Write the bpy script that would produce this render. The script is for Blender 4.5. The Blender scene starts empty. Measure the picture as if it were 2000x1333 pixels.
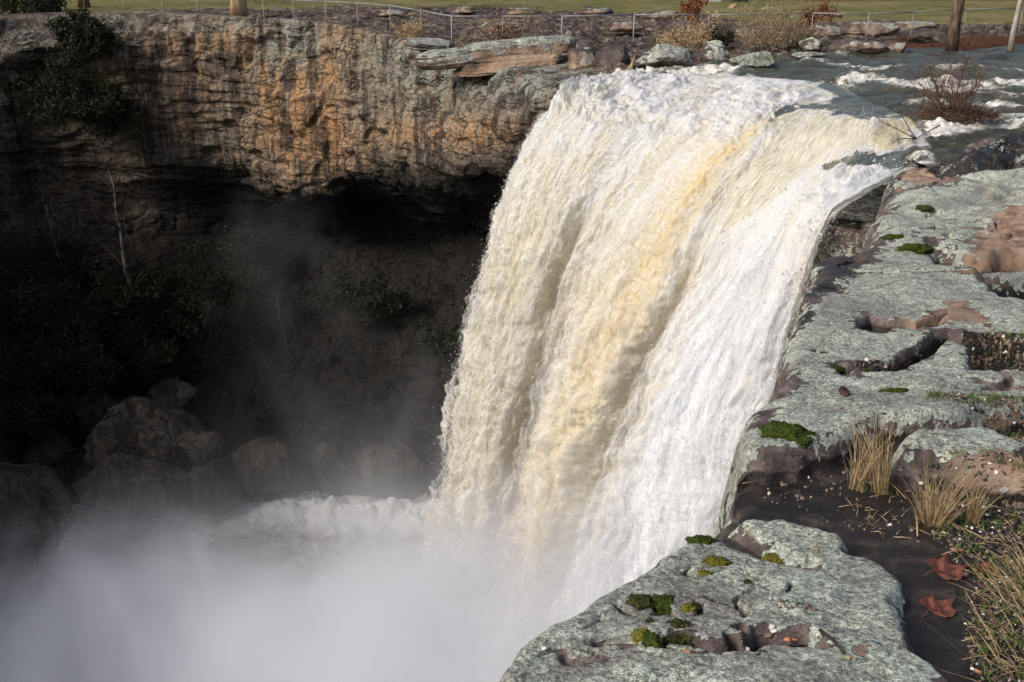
import bpy, bmesh, math, random
import numpy as np
from mathutils import Vector, Matrix
R = math.radians
random.seed(7); rng = np.random.default_rng(7)
scn = bpy.context.scene
COL = scn.collection

# ------------------------------------------------------------------ camera, sky, sun, exposure
CAM_Z, PITCH, F = 5.0, R(21.5), 2000.0          # F in pixels of a 2000 px wide frame
cam_d = bpy.data.cameras.new('camera'); cam = bpy.data.objects.new('camera', cam_d); COL.objects.link(cam)
cam.location = (0, 0, CAM_Z); cam.rotation_euler = (R(90) - PITCH, 0, 0)
cam_d.sensor_width = 36; cam_d.lens = 36 * F / 2000; cam_d.clip_end = 3000; cam_d.clip_start = 0.05
scn.camera = cam
SUN_EL, SUN_AZ = R(38), math.atan2(-0.48, -0.88)   # direction towards the sun: left, over the unseen wall added to shade the gorge
sd = Vector((math.cos(SUN_EL) * math.cos(SUN_AZ), math.cos(SUN_EL) * math.sin(SUN_AZ), math.sin(SUN_EL)))
world = bpy.data.worlds.new('World'); scn.world = world; world.use_nodes = True
wn = world.node_tree; wn.nodes.clear()
sky = wn.nodes.new('ShaderNodeTexSky'); sky.sky_type = 'NISHITA'; sky.sun_disc = False
sky.sun_elevation = SUN_EL; sky.sun_rotation = math.atan2(sd.x, sd.y)
sky.air_density = 1.0; sky.dust_density = 4.5; sky.ozone_density = 1.0
bg = wn.nodes.new('ShaderNodeBackground'); bg.inputs[1].default_value = 0.14
wo = wn.nodes.new('ShaderNodeOutputWorld')
wn.links.new(sky.outputs[0], bg.inputs[0]); wn.links.new(bg.outputs[0], wo.inputs[0])
sl = bpy.data.lights.new('sun', 'SUN'); sl.energy = 2.6; sl.angle = R(18); sl.color = (1.0, 0.96, 0.90)
so = bpy.data.objects.new('sun', sl); COL.objects.link(so); so.rotation_euler = sd.to_track_quat('Z', 'Y').to_euler()
scn.view_settings.view_transform = 'Standard'; scn.view_settings.look = 'None'
scn.view_settings.exposure = 0.10; scn.view_settings.gamma = 1.0
cy = scn.cycles
try:
    cy.use_denoising = True; cy.denoiser = 'OPENIMAGEDENOISE'
    cy.use_adaptive_sampling = True; cy.adaptive_threshold = .03; cy.volume_bounces = 5; cy.max_bounces = 10; cy.diffuse_bounces = 3; cy.transparent_max_bounces = 16
    cy.volume_step_rate = 1.6; cy.volume_max_steps = 256; cy.caustics_reflective = False; cy.caustics_refractive = False
except Exception as e: print(e)

# ------------------------------------------------------------------ numeric helpers
def f32(a): return np.asarray(a, dtype=np.float32)
_P = np.random.default_rng(3).permutation(256).astype(np.int32); _P = np.concatenate([_P, _P, _P])
_G = np.random.default_rng(4).normal(size=(256, 3)).astype(np.float32); _G /= np.linalg.norm(_G, axis=1)[:, None]
def pn(x, y, z):
    x, y, z = np.broadcast_arrays(f32(x), f32(y), f32(z))
    xi, yi, zi = np.floor(x), np.floor(y), np.floor(z)
    fx, fy, fz = x - xi, y - yi, z - zi
    xi = xi.astype(np.int32) & 255; yi = yi.astype(np.int32) & 255; zi = zi.astype(np.int32) & 255
    u = fx*fx*fx*(fx*(fx*6-15)+10); v = fy*fy*fy*(fy*(fy*6-15)+10); w = fz*fz*fz*(fz*(fz*6-15)+10)
    def g(dx, dy, dz):
        h = _P[_P[_P[(xi+dx) & 255] + ((yi+dy) & 255)] + ((zi+dz) & 255)]
        q = _G[h]
        return q[..., 0]*(fx-dx) + q[..., 1]*(fy-dy) + q[..., 2]*(fz-dz)
    a = g(0,0,0); a = a + u*(g(1,0,0)-a); b = g(0,1,0); b = b + u*(g(1,1,0)-b); a = a + v*(b-a)
    c = g(0,0,1); c = c + u*(g(1,0,1)-c); d = g(0,1,1); d = d + u*(g(1,1,1)-d); c = c + v*(d-c)
    return (a + w*(c-a)) * 1.5
def fbm(x, y, z, o=4, g=0.5, f=2.03, kind=0):
    s = 0; a = 1.0; t = 0
    for i in range(o):
        n = pn(x + 17.3*i, y + 5.1*i, z + 9.7*i)
        if kind == 1: n = np.abs(n)*2 - 0.6       # billow
        if kind == 2: n = 1 - 2*np.abs(n)*1.4     # ridge
        s = s + a*n; t += a; a *= g; x = x*f; y = y*f; z = z*f
    return s / t
def sstep(a, b, x):
    t = np.clip((x-a)/(b-a), 0, 1); return t*t*(3-2*t)
def slope(py): return np.tan(PITCH + np.arctan((np.asarray(py, float)-666.5)/F))
def at_Y(px, py, Y):
    """the point seen at photo position (px,py) that stands Y metres ahead"""
    t = (py-666.5)/F; dep = Y/(math.cos(PITCH) - math.sin(PITCH)*t)
    return np.stack(np.broadcast_arrays((px-1000)/F*dep, Y, CAM_Z - Y*slope(py)), -1)
def at_z(px, py, z): return at_Y(px, py, (CAM_Z-z)/slope(py))
def cr(P, n):
    """Catmull-Rom resample along axis 0 to n samples"""
    P = np.asarray(P, float); m = P.shape[0]
    if np.isscalar(n): t = np.linspace(0, m-1, n)
    else: t = np.asarray(n)
    i = np.clip(np.floor(t).astype(int), 0, m-2); f = (t-i).reshape((-1,)+(1,)*(P.ndim-1))
    p0 = P[np.clip(i-1, 0, m-1)]; p1 = P[i]; p2 = P[i+1]; p3 = P[np.clip(i+2, 0, m-1)]
    return 0.5*((2*p1)+(-p0+p2)*f+(2*p0-5*p1+4*p2-p3)*f*f+(-p0+3*p1-3*p2+p3)*f**3)
def net(P, nu, nv): return np.swapaxes(cr(np.swapaxes(cr(P, nu), 0, 1), nv), 0, 1)
def normals(V):
    du = np.gradient(V, axis=0); dv = np.gradient(V, axis=1)
    n = np.cross(du, dv); return n/(np.linalg.norm(n, axis=-1, keepdims=True)+1e-9)
def sdf(x, y, poly):
    """signed distance to polygon, positive inside"""
    poly = np.asarray(poly, float); n = len(poly); d = np.full(x.shape, 1e9, np.float32); ins = np.zeros(x.shape, bool)
    for i in range(n):
        ax, ay = poly[i][:2]; bx, by = poly[(i+1) % n][:2]
        ex, ey = bx-ax, by-ay; wx, wy = x-ax, y-ay
        h = np.clip((wx*ex+wy*ey)/(ex*ex+ey*ey+1e-12), 0, 1)
        d = np.minimum(d, (wx-h*ex)**2+(wy-h*ey)**2)
        if ay != by:
            c = ((ay <= y) != (by <= y)) & (x < ax+(y-ay)/(by-ay)*ex); ins ^= c
    d = np.sqrt(d); return np.where(ins, d, -d)

# ------------------------------------------------------------------ object helpers
def tag(o, label=None, cat=None, group=None, kind=None):
    if label: o['label'] = label
    if cat: o['category'] = cat
    if group: o['group'] = group
    if kind: o['kind'] = kind
    return o
def link(name, me, mat, parent=None):
    o = bpy.data.objects.new(name, me); COL.objects.link(o)
    if mat: me.materials.append(mat)
    if parent: o.parent = parent
    return o
def empty(name, loc=(0, 0, 0), rz=0.0):
    o = bpy.data.objects.new(name, None); COL.objects.link(o); o.location = loc; o.rotation_euler = (0, 0, rz); o.empty_display_size = 0.2
    return o
def mesh_np(name, V, Fc, smooth=True, attrs=None):
    """V (n,3); Fc (m,k) all faces with k corners"""
    V = f32(V).reshape(-1, 3); Fc = np.asarray(Fc, np.int32); m, k = Fc.shape
    me = bpy.data.meshes.new(name); me.vertices.add(len(V)); me.vertices.foreach_set('co', V.ravel())
    me.loops.add(m*k); me.loops.foreach_set('vertex_index', Fc.ravel())
    me.polygons.add(m); me.polygons.foreach_set('loop_start', np.arange(0, m*k, k, dtype=np.int32))
    me.polygons.foreach_set('loop_total', np.full(m, k, np.int32))
    if smooth: me.polygons.foreach_set('use_smooth', np.ones(m, bool))
    me.update(calc_edges=True)
    for n, a in (attrs or {}).items():
        a = f32(a)
        if a.ndim > 1 and a.shape[-1] == 3:
            at = me.attributes.new(n, 'FLOAT_VECTOR', 'POINT'); at.data.foreach_set('vector', a.reshape(-1))
        else:
            at = me.attributes.new(n, 'FLOAT', 'POINT'); at.data.foreach_set('value', a.reshape(-1))
    return me
def grid_faces(nu, nv, flip=False):
    i = np.arange(nu*nv).reshape(nu, nv)
    q = np.stack([i[:-1, :-1], i[1:, :-1], i[1:, 1:], i[:-1, 1:]], -1).reshape(-1, 4)
    return q[:, ::-1] if flip else q
def grid_mesh(name, V, flip=False, attrs=None, smooth=True): return mesh_np(name, V, grid_faces(V.shape[0], V.shape[1], flip), smooth, attrs)

# ------------------------------------------------------------------ node helper
class NT:
    def __init__(s, name):
        s.m = bpy.data.materials.new(name); s.m.use_nodes = True; s.t = s.m.node_tree; s.t.nodes.clear(); s.out = s.t.nodes.new('ShaderNodeOutputMaterial')
        s.tc = None; s.geo = None
    def n(s, typ, ins=None, **kw):
        nd = s.t.nodes.new('ShaderNode'+typ)
        for k, v in kw.items(): setattr(nd, k, v)
        for k, v in (ins or {}).items(): s.set(nd.inputs[k], v)
        return nd
    def set(s, sock, v):
        if isinstance(v, bpy.types.NodeSocket): s.t.links.new(v, sock)
        elif isinstance(v, bpy.types.Node): s.t.links.new(v.outputs[0], sock)
        else:
            if isinstance(v, (tuple, list)) and len(v) == 3 and sock.type == 'RGBA': v = (*v, 1)
            sock.default_value = v
    def math(s, op, a, b=0.0, c=0.0, clamp=False):
        nd = s.n('Math', {0: a, 1: b, 2: c}, operation=op); nd.use_clamp = clamp; return nd.outputs[0]
    def vm(s, op, a, b=(0, 0, 0)):
        nd = s.n('VectorMath', {0: a, 1: b}, operation=op); return nd.outputs['Value'] if op in ('DOT_PRODUCT', 'LENGTH', 'DISTANCE') else nd.outputs[0]
    def pos(s):
        if not s.geo: s.geo = s.n('NewGeometry')
        return s.geo.outputs['Position']
    def obj(s):
        if not s.tc: s.tc = s.n('TexCoord')
        return s.tc.outputs['Object']
    def nrm(s):
        s.pos(); return s.geo.outputs['Normal']
    def attr(s, name): return s.n('Attribute', attribute_name=name).outputs['Fac']
    def attrv(s, name): return s.n('Attribute', attribute_name=name).outputs['Vector']
    def noise(s, vec, scale, detail=4, rough=0.55, dist=0.0, st=None):
        if st: vec = s.vm('MULTIPLY', vec, st)
        return s.n('TexNoise', {'Vector': vec, 'Scale': scale, 'Detail': detail, 'Roughness': rough, 'Distortion': dist}).outputs['Fac']
    def voro(s, vec, scale, feature='F1', out='Distance', st=None, rnd=1.0):
        if st: vec = s.vm('MULTIPLY', vec, st)
        nd = s.n('TexVoronoi', {'Vector': vec, 'Scale': scale, 'Randomness': rnd}, feature=feature); return nd.outputs[out]
    def mr(s, v, a, b, c=0.0, d=1.0, smooth=True):
        nd = s.n('MapRange', {'Value': v, 'From Min': a, 'From Max': b, 'To Min': c, 'To Max': d})
        if smooth: nd.interpolation_type = 'SMOOTHSTEP'
        nd.clamp = True; return nd.outputs[0]
    def mix(s, f, a, b):
        nd = s.t.nodes.new('ShaderNodeMix'); nd.data_type = 'RGBA'
        s.set(nd.inputs[0], f); s.set(nd.inputs[6], a); s.set(nd.inputs[7], b); return nd.outputs[2]
    def ramp(s, v, stops):
        nd = s.n('ValToRGB', {0: v}); e = nd.color_ramp.elements
        while len(e) < len(stops): e.new(0.5)
        for k, (p, c) in enumerate(stops): e[k].position = p; e[k].color = (*c, 1)
        return nd.outputs[0]
    def bump(s, h, strength=0.5, dist=0.1, normal=None):
        ins = {'Height': h, 'Strength': strength, 'Distance': dist}
        if normal is not None: ins['Normal'] = normal
        return s.n('Bump', ins).outputs[0]
    def bsdf(s, col, rough=0.8, normal=None, spec=0.3, **kw):
        ins = {'Base Color': col, 'Roughness': rough, 'Specular IOR Level': spec}
        if normal is not None: ins['Normal'] = normal
        ins.update(kw); return s.n('BsdfPrincipled', ins)
    def fin(s, sh, vol=False):
        s.set(s.out.inputs['Volume' if vol else 'Surface'], sh); return s.m

# ------------------------------------------------------------------ materials
def mat_wall():
    t = NT('gorge_sandstone'); p = t.pos()
    org = t.attr('orange'); lich = t.attr('lichen'); dark = t.attr('painted_shade')
    streak = t.noise(p, 1.0, 5, .6, .3, st=(1.1, 1.1, .07))
    streak2 = t.noise(p, 1.0, 4, .6, .2, st=(3.4, 3.4, .16))
    blot = t.noise(p, .5, 6, .62)
    fine = t.noise(p, 6, 6, .65)
    base = t.ramp(blot, [(.3, (.085, .07, .055)), (.5, (.17, .14, .105)), (.68, (.30, .25, .19))])
    base = t.mix(t.mr(streak2, .5, .66), base, (.30, .20, .11))
    orange = t.ramp(fine, [(.3, (.30, .15, .06)), (.65, (.50, .30, .145))])
    of = t.math('MULTIPLY', org, t.mr(t.math('ADD', t.math('MULTIPLY', streak2, .5), t.math('MULTIPLY', streak, .5)), .36, .54))
    col = t.mix(of, base, orange)
    lf = t.math('MULTIPLY', lich, t.mr(t.noise(p, 1.6, 6, .7, st=(1, 1, .6)), .34, .54))
    col = t.mix(lf, col, t.ramp(fine, [(.35, (.14, .15, .13)), (.6, (.36, .385, .34))]))
    ds = t.math('MULTIPLY', t.mr(streak, .47, .58), .85)
    col = t.mix(ds, col, (.055, .042, .035))
    col = t.mix(t.math('MULTIPLY', t.mr(streak2, .47, .36), .75), col, (.06, .048, .04))
    ll = t.mr(t.noise(p, 1, 4, .6, st=(4, 4, .2)), .56, .68)
    col = t.mix(t.math('MULTIPLY', ll, .45), col, (.48, .44, .37))
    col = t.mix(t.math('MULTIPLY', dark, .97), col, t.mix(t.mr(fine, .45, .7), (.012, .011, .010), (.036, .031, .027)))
    # thin bedding cracks
    warp = t.vm('ADD', p, t.vm('MULTIPLY', t.n('TexNoise', {'Vector': p, 'Scale': .6, 'Detail': 4}).outputs['Color'], (1.5, 1.5, 1.5)))
    crk = t.voro(warp, 1.0, 'DISTANCE_TO_EDGE', st=(.35, .35, 1.3))
    crk2 = t.voro(warp, 1.0, 'DISTANCE_TO_EDGE', st=(.9, .9, 3.6))
    crm = t.math('MULTIPLY', t.mr(crk, 0, .035, 1, 0), t.mr(t.noise(p, .8, 3), .42, .6))
    crm2 = t.math('MULTIPLY', t.mr(crk2, 0, .05, 1, 0), t.mr(t.noise(p, 1.1, 3), .45, .6))
    col = t.mix(t.math('MULTIPLY', crm2, .5), col, (.03, .024, .02))
    hb = t.math('ADD', t.math('MULTIPLY', t.noise(p, 2.2, 8, .62, .3, st=(1, 1, 2.2)), 1.0), t.math('MULTIPLY', fine, .35))
    hb = t.math('SUBTRACT', hb, t.math('ADD', t.math('MULTIPLY', crm, .8), t.math('MULTIPLY', crm2, .45)))
    b = t.bump(hb, 1.0, .35)
    return t.fin(t.bsdf(col, .85, b, .2))

def lichen_rock(t, p, sdl, wet=None, soil=None, org=None, moss=None, scale=1.0):
    fine = t.noise(p, 55*scale, 5, .7); mid = t.noise(p, 11*scale, 5, .65); big = t.noise(p, 2.2*scale, 4, .6)
    ff = t.noise(p, 130*scale, 3, .7)
    # bare stone
    bare = t.ramp(mid, [(.32, (.05, .038, .036)), (.5, (.115, .09, .083)), (.68, (.24, .20, .18))])
    if org is not None:
        ocol = t.ramp(t.noise(p, 6*scale, 5, .6), [(.32, (.13, .08, .055)), (.5, (.34, .215, .135)), (.66, (.42, .33, .25))])
        bare = t.mix(org, bare, ocol)
    # lichen crust with lobed edges
    lob = t.math('MULTIPLY', t.math('SUBTRACT', .42, t.voro(t.vm('ADD', p, t.vm('MULTIPLY', t.n('TexNoise', {'Vector': p, 'Scale': 11.0*scale, 'Detail': 3}).outputs['Color'], (.05, .05, .05))), 20*scale)), .11)
    e = t.math('ADD', t.math('ADD', sdl, t.math('MULTIPLY', t.math('SUBTRACT', mid, .5), .36)), lob)
    e = t.math('ADD', e, t.math('MULTIPLY', t.math('SUBTRACT', big, .52), .35))
    e = t.math('ADD', e, t.math('MULTIPLY', t.math('SUBTRACT', fine, .5), .14))
    lf = t.mr(e, -.006, .012)
    crust = t.ramp(fine, [(.30, (.075, .075, .065)), (.42, (.20, .215, .18)), (.51, (.44, .475, .38)), (.66, (.68, .73, .60))])
    crust = t.mix(t.math('MULTIPLY', t.mr(ff, .50, .36), .75), crust, (.10, .10, .09))
    crust = t.mix(t.math('MULTIPLY', t.mr(mid, .52, .38), .65), crust, t.mix(t.mr(fine, .4, .6), (.09, .085, .08), (.25, .255, .23)))
    crust = t.mix(t.math('MULTIPLY', t.mr(big, .5, .7), .30), crust, (.55, .61, .56))
    wv = t.vm('ADD', p, t.vm('MULTIPLY', t.n('TexNoise', {'Vector': p, 'Scale': 30.0*scale, 'Detail': 3}).outputs['Color'], (.035/scale, .035/scale, .035/scale)))
    flake = t.voro(wv, 42*scale, 'DISTANCE_TO_EDGE')
    gap = t.math('MULTIPLY', t.math('MULTIPLY', t.mr(flake, .0, .12, 1, 0), t.mr(mid, .56, .45)), .35)
    crust = t.mix(t.math('MULTIPLY', gap, .7), crust, (.085, .08, .072))
    spk = t.noise(p, 75*scale, 3, .85); crust = t.mix(t.math('MULTIPLY', t.mr(spk, .54, .64), .55), crust, (.68, .72, .64)); crust = t.mix(t.math('MULTIPLY', t.mr(spk, .46, .37), .75), crust, (.085, .08, .07))
    crust = t.mix(t.math('MULTIPLY', t.mr(t.noise(p, 1.6*scale, 7, .75), .50, .60), .75), crust, t.ramp(fine, [(.35, (.07, .065, .06)), (.6, (.26, .245, .225))]))
    rim = t.mr(t.math('ABSOLUTE', t.math('SUBTRACT', e, .02)), 0, .02, 1, 0)
    crust = t.mix(t.math('MULTIPLY', rim, .5), crust, (.50, .56, .50))
    col = t.mix(lf, bare, crust)
    # stray small lichen rosettes on bare stone
    ro = t.math('MULTIPLY', t.mr(t.voro(p, 9*scale), .16, .12), t.mr(t.noise(p, 3*scale, 2), .5, .58))
    col = t.mix(t.math('MULTIPLY', ro, .75), col, (.40, .44, .40))
    h = t.math('ADD', t.math('MULTIPLY', fine, .012), t.math('MULTIPLY', lf, .010)); h = t.math('SUBTRACT', h, t.math('MULTIPLY', t.math('MULTIPLY', gap, lf), .006))
    h = t.math('ADD', h, t.math('MULTIPLY', ff, .006)); h = t.math('ADD', h, t.math('MULTIPLY', mid, .022))
    rough = .9
    if soil is not None:
        peb = t.voro(p, 60, 'F1', 'Color'); pd = t.voro(p, 60)
        sc = t.mix(t.mr(t.n('SeparateColor', {0: peb}).outputs[0], .72, .80), (.022, .018, .014), (.18, .13, .10))
        sc = t.mix(t.mr(t.noise(p, 5, 5, .7), .45, .6), (.018, .017, .016), sc)
        sf = t.mr(t.math('ADD', soil, t.math('MULTIPLY', t.math('SUBTRACT', mid, .5), .6)), .4, .6)
        col = t.mix(sf, col, sc); h = t.math('ADD', h, t.math('MULTIPLY', sf, t.math('MULTIPLY', pd, -.02)))
    if moss is not None:
        mf = t.mr(t.math('ADD', moss, t.math('MULTIPLY', t.math('SUBTRACT', mid, .5), 1.6)), .45, .6)
        col = t.mix(mf, col, t.ramp(fine, [(.3, (.02, .03, .006)), (.7, (.10, .14, .025))]))
    if wet is not None:
        wf = t.mr(t.math('ADD', wet, t.math('MULTIPLY', t.math('SUBTRACT', mid, .5), .5)), .42, .62)
        wc = t.ramp(t.noise(p, 7, 6, .7), [(.35, (.006, .0055, .006)), (.52, (.016, .013, .012)), (.68, (.07, .05, .038))])
        wf2 = t.math('MULTIPLY', wf, t.math('SUBTRACT', 1.0, lf))
        col = t.mix(t.math('MULTIPLY', wf2, .94), col, wc)
        rough = t.mix(wf2, (.9, .9, .9), t.ramp(t.noise(p, 9, 5, .6), [(.35, (.16,)*3), (.7, (.55,)*3)]))
        h = t.math('MULTIPLY', h, t.mr(wf2, 0, 1, 1, .45))
    return col, rough, h

def mat_ledge():
    t = NT('lichen_sandstone'); p = t.pos()
    col, rough, h = lichen_rock(t, p, t.attr('lichen'), t.attr('wet'), t.attr('soil'), t.attr('orange'), t.attr('moss'))
    return t.fin(t.bsdf(col, rough, t.bump(h, 1.0, 1.0), .22))
def mat_boulder(name, lich=0.0, org=0.0, dark=0.0, scale=1.0, moss=0.0, bright=1.0):
    t = NT(name); p = t.obj(); up = t.n('SeparateXYZ', {0: t.nrm()}).outputs[2]
    big = t.noise(p, .8*scale, 5, .6)
    sdl = t.math('ADD', t.math('MULTIPLY', t.math('ADD', up, -.15), .25), lich-.15)
    orgf = t.mr(t.math('ADD', big, org), .48, .66)
    col, rough, h = lichen_rock(t, p, sdl, None, None, orgf if org > -1 else None, None, .14*scale)
    if dark: col = t.mix(dark, col, t.mix(t.mr(big, .4, .6), (.02, .018, .015), (.05, .045, .035)))
    if moss: col = t.mix(t.math('MULTIPLY', t.mr(t.noise(p, 2.5*scale, 6, .75), .50, .6), moss), col, (.05, .075, .015))
    h = t.math('MULTIPLY', h, 7/scale)
    return t.fin(t.bsdf(col, .9, t.bump(h, 1.0, 1.0), .2))
def mat_falls(veil=False):
    t = NT('water_veil' if veil else 'falling_water'); fl = t.attrv('flow'); tan = t.attr('tan'); clear = t.attr('clear'); fade = t.attr('fray'); yl = t.attr('yellow'); still = t.attr('still')
    wn_ = t.n('TexNoise', {'Vector': fl, 'Scale': 1.3, 'Detail': 3}).outputs['Color']
    fw = t.vm('ADD', fl, t.vm('MULTIPLY', t.vm('SUBTRACT', wn_, (.5, .5, .5)), (.35, .6, 0)))
    a = t.noise(fw, 1.0, 8, .70, .3, st=(1.6, .26, 1)); b = t.noise(fw, 1.0, 7, .72, .3, st=(5.0, 1.0, 1)); c = t.noise(fw, 1.0, 6, .75, .4, st=(14, 3.2, 1))
    pf = t.attr('puff'); bb_ = t.noise(fw, 1.0, 7, .70, .5, st=(3.6, 2.4, 1)); cc_ = t.noise(fw, 1.0, 6, .74, .6, st=(11, 8, 1))
    b = t.mix(pf, b, bb_); c = t.mix(pf, c, cc_)
    k = t.math('ADD', t.math('MULTIPLY', a, .45), t.math('ADD', t.math('MULTIPLY', b, .33), t.math('MULTIPLY', c, .22)))
    k = t.math('ADD', k, t.math('MULTIPLY', tan, .13))
    col = t.ramp(k, [(.42, (.85, .865, .89)), (.51, (.855, .85, .83)), (.58, (.85, .80, .66)), (.67, (.66, .60, .46))])
    ga = t.noise(fw, 1.0, 7, .68, .3, st=(1.1, .22, 1)); col = t.mix(t.math('MULTIPLY', t.mr(ga, .46, .64), .62), col, t.mix(pf, (.60, .635, .68), (.66, .62, .52)))
    yf = t.math('MULTIPLY', yl, t.mr(b, .25, .6)); yf.node.use_clamp = True
    col = t.mix(yf, col, (.88, .66, .25))
    hair = t.noise(fl, 1.0, 6, .70, .0, st=(30, 1.7, 1))
    glass = t.ramp(hair, [(.34, (.24, .215, .14)), (.46, (.42, .39, .28)), (.55, (.62, .59, .48)), (.64, (.88, .87, .83))])
    glass = t.mix(t.math('MULTIPLY', yf, .55), glass, (.66, .54, .26))
    cf = t.mr(t.math('ADD', clear, t.math('MULTIPLY', t.math('SUBTRACT', b, .5), 2.2)), .30, .95)
    col = t.mix(cf, col, glass)
    sf = t.mr(t.math('ADD', still, t.math('MULTIPLY', t.math('SUBTRACT', b, .5), 1.0)), .36, .74)
    dk = t.ramp(a, [(.35, (.03, .035, .029)), (.55, (.08, .078, .047)), (.72, (.20, .17, .09))])
    col = t.mix(sf, col, dk)
    foamy = t.math('SUBTRACT', 1.0, t.math('MAXIMUM', sf, t.math('MULTIPLY', cf, .6)))
    h = t.math('ADD', t.math('MULTIPLY', b, .24), t.math('MULTIPLY', c, .20)); h = t.math('MULTIPLY', h, t.mr(foamy, 0.3, 1, .30, 1))
    bp = t.bump(h, t.mr(pf, 0, 1, .20, .38), .6)
    pr = t.bsdf(col, t.mr(foamy, 0, .5, .16, 1.0), bp, t.mr(foamy, 0, 1, .3, 0.0))
    tr = t.n('BsdfTranslucent', {'Color': col, 'Normal': bp})
    mx = t.n('MixShader', {0: t.math('MULTIPLY', foamy, .42), 1: pr.outputs[0], 2: tr.outputs[0]})
    al = t.math('ADD', t.noise(fw, 1.0, 8, .78, .4, st=(5, 1.2, 1)), t.math('MULTIPLY', t.math('SUBTRACT', fade, .5), 1.2))
    al = t.math('MULTIPLY', t.mr(al, .38, .80), .85) if veil else t.mr(al, .40, .60)
    ms = t.n('MixShader', {0: al, 1: t.n('BsdfTransparent').outputs[0], 2: mx.outputs[0]})
    return t.fin(ms.outputs[0])
def mat_river():
    t = NT('river_water'); p = t.pos(); fm = t.attr('foam'); fl = t.attrv('flow')
    n1 = t.noise(fl, 1, 7, .7, .8, st=(1.0, 2.6, 1)); n2 = t.noise(fl, 1, 6, .7, .6, st=(4, 10, 1)); n3 = t.noise(fl, 1, 4, .6, .5, st=(.5, 1.6, 1))
    base = t.ramp(n3, [(.3, (.028, .034, .028)), (.6, (.075, .075, .045)), (.8, (.17, .145, .075))])
    n4 = t.noise(fl, 1, 5, .7, .6, st=(.8, 1.3, 1))
    fm = t.math('MULTIPLY', fm, t.mr(n4, .36, .60, .25, 1.15))
    e = t.math('ADD', fm, t.math('MULTIPLY', t.math('ADD', t.math('MULTIPLY', n1, .6), t.math('MULTIPLY', n2, .4)), 1.75))
    ff = t.mr(e, 1.02, 1.50)
    fc = t.ramp(n2, [(.36, (.55, .50, .38)), (.48, (.80, .77, .68)), (.60, (.90, .90, .90))])
    col = t.mix(ff, base, fc)
    h = t.math('ADD', t.math('MULTIPLY', n1, .16), t.math('MULTIPLY', n2, .06))
    h = t.math('ADD', h, t.math('MULTIPLY', ff, .05))
    r = t.mr(ff, 0, 1, .13, .7)
    return t.fin(t.bsdf(col, r, t.bump(h, 1.0, 1.6), .35))
def mat_ground():
    t = NT('plateau_ground'); p = t.pos(); g = t.attr('grass'); lit = t.attr('litter')
    n = t.noise(p, .5, 7, .68); f = t.noise(p, 3.0, 6, .72); v = t.noise(p, 1.2, 8, .75, st=(1, 1.8, 1))
    heath = t.ramp(t.math('ADD', t.math('MULTIPLY', f, .5), t.math('MULTIPLY', v, .5)), [(.38, (.016, .012, .011)), (.48, (.065, .048, .042)), (.55, (.14, .12, .105)), (.63, (.38, .37, .33))])
    heath = t.mix(t.mr(n, .56, .66), heath, (.20, .14, .07))
    grass = t.ramp(f, [(.3, (.07, .075, .022)), (.5, (.155, .14, .05)), (.7, (.26, .21, .10))])
    grass = t.mix(t.mr(n, .5, .62), grass, (.085, .11, .03))
    leaf = t.ramp(f, [(.35, (.035, .018, .012)), (.6, (.12, .05, .028)), (.75, (.22, .12, .07))])
    grass = t.mix(t.math('MULTIPLY', t.mr(t.noise(p, .12, 6, .7), .50, .60), .7), grass, (.24, .19, .10))
    gf = t.mr(t.math('ADD', g, t.math('MULTIPLY', t.math('SUBTRACT', n, .5), 1.2)), .4, .6)
    lf = t.mr(t.math('ADD', lit, t.math('MULTIPLY', t.math('SUBTRACT', f, .5), 1.2)), .4, .6)
    col = t.mix(lf, t.mix(gf, heath, grass), leaf)
    return t.fin(t.bsdf(col, .95, t.bump(t.math('ADD', t.math('MULTIPLY', f, .3), t.math('MULTIPLY', v, .3)), .8, .6), .1))
def simple(name, c1, c2, scale=20, rough=.8, bump=.3, bd=.01, spec=.3, obj=True, st=None, trans=0.0):
    t = NT(name); p = t.obj() if obj else t.pos()
    n = t.noise(p, scale, 5, .65, st=st)
    col = t.mix(t.mr(n, .35, .65), c1, c2)
    b = t.bsdf(col, rough, t.bump(n, bump, bd), spec)
    if trans:
        tr = t.n('BsdfTranslucent', {'Color': col}); return t.fin(t.n('MixShader', {0: trans, 1: b.outputs[0], 2: tr.outputs[0]}))
    return t.fin(b)
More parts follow.
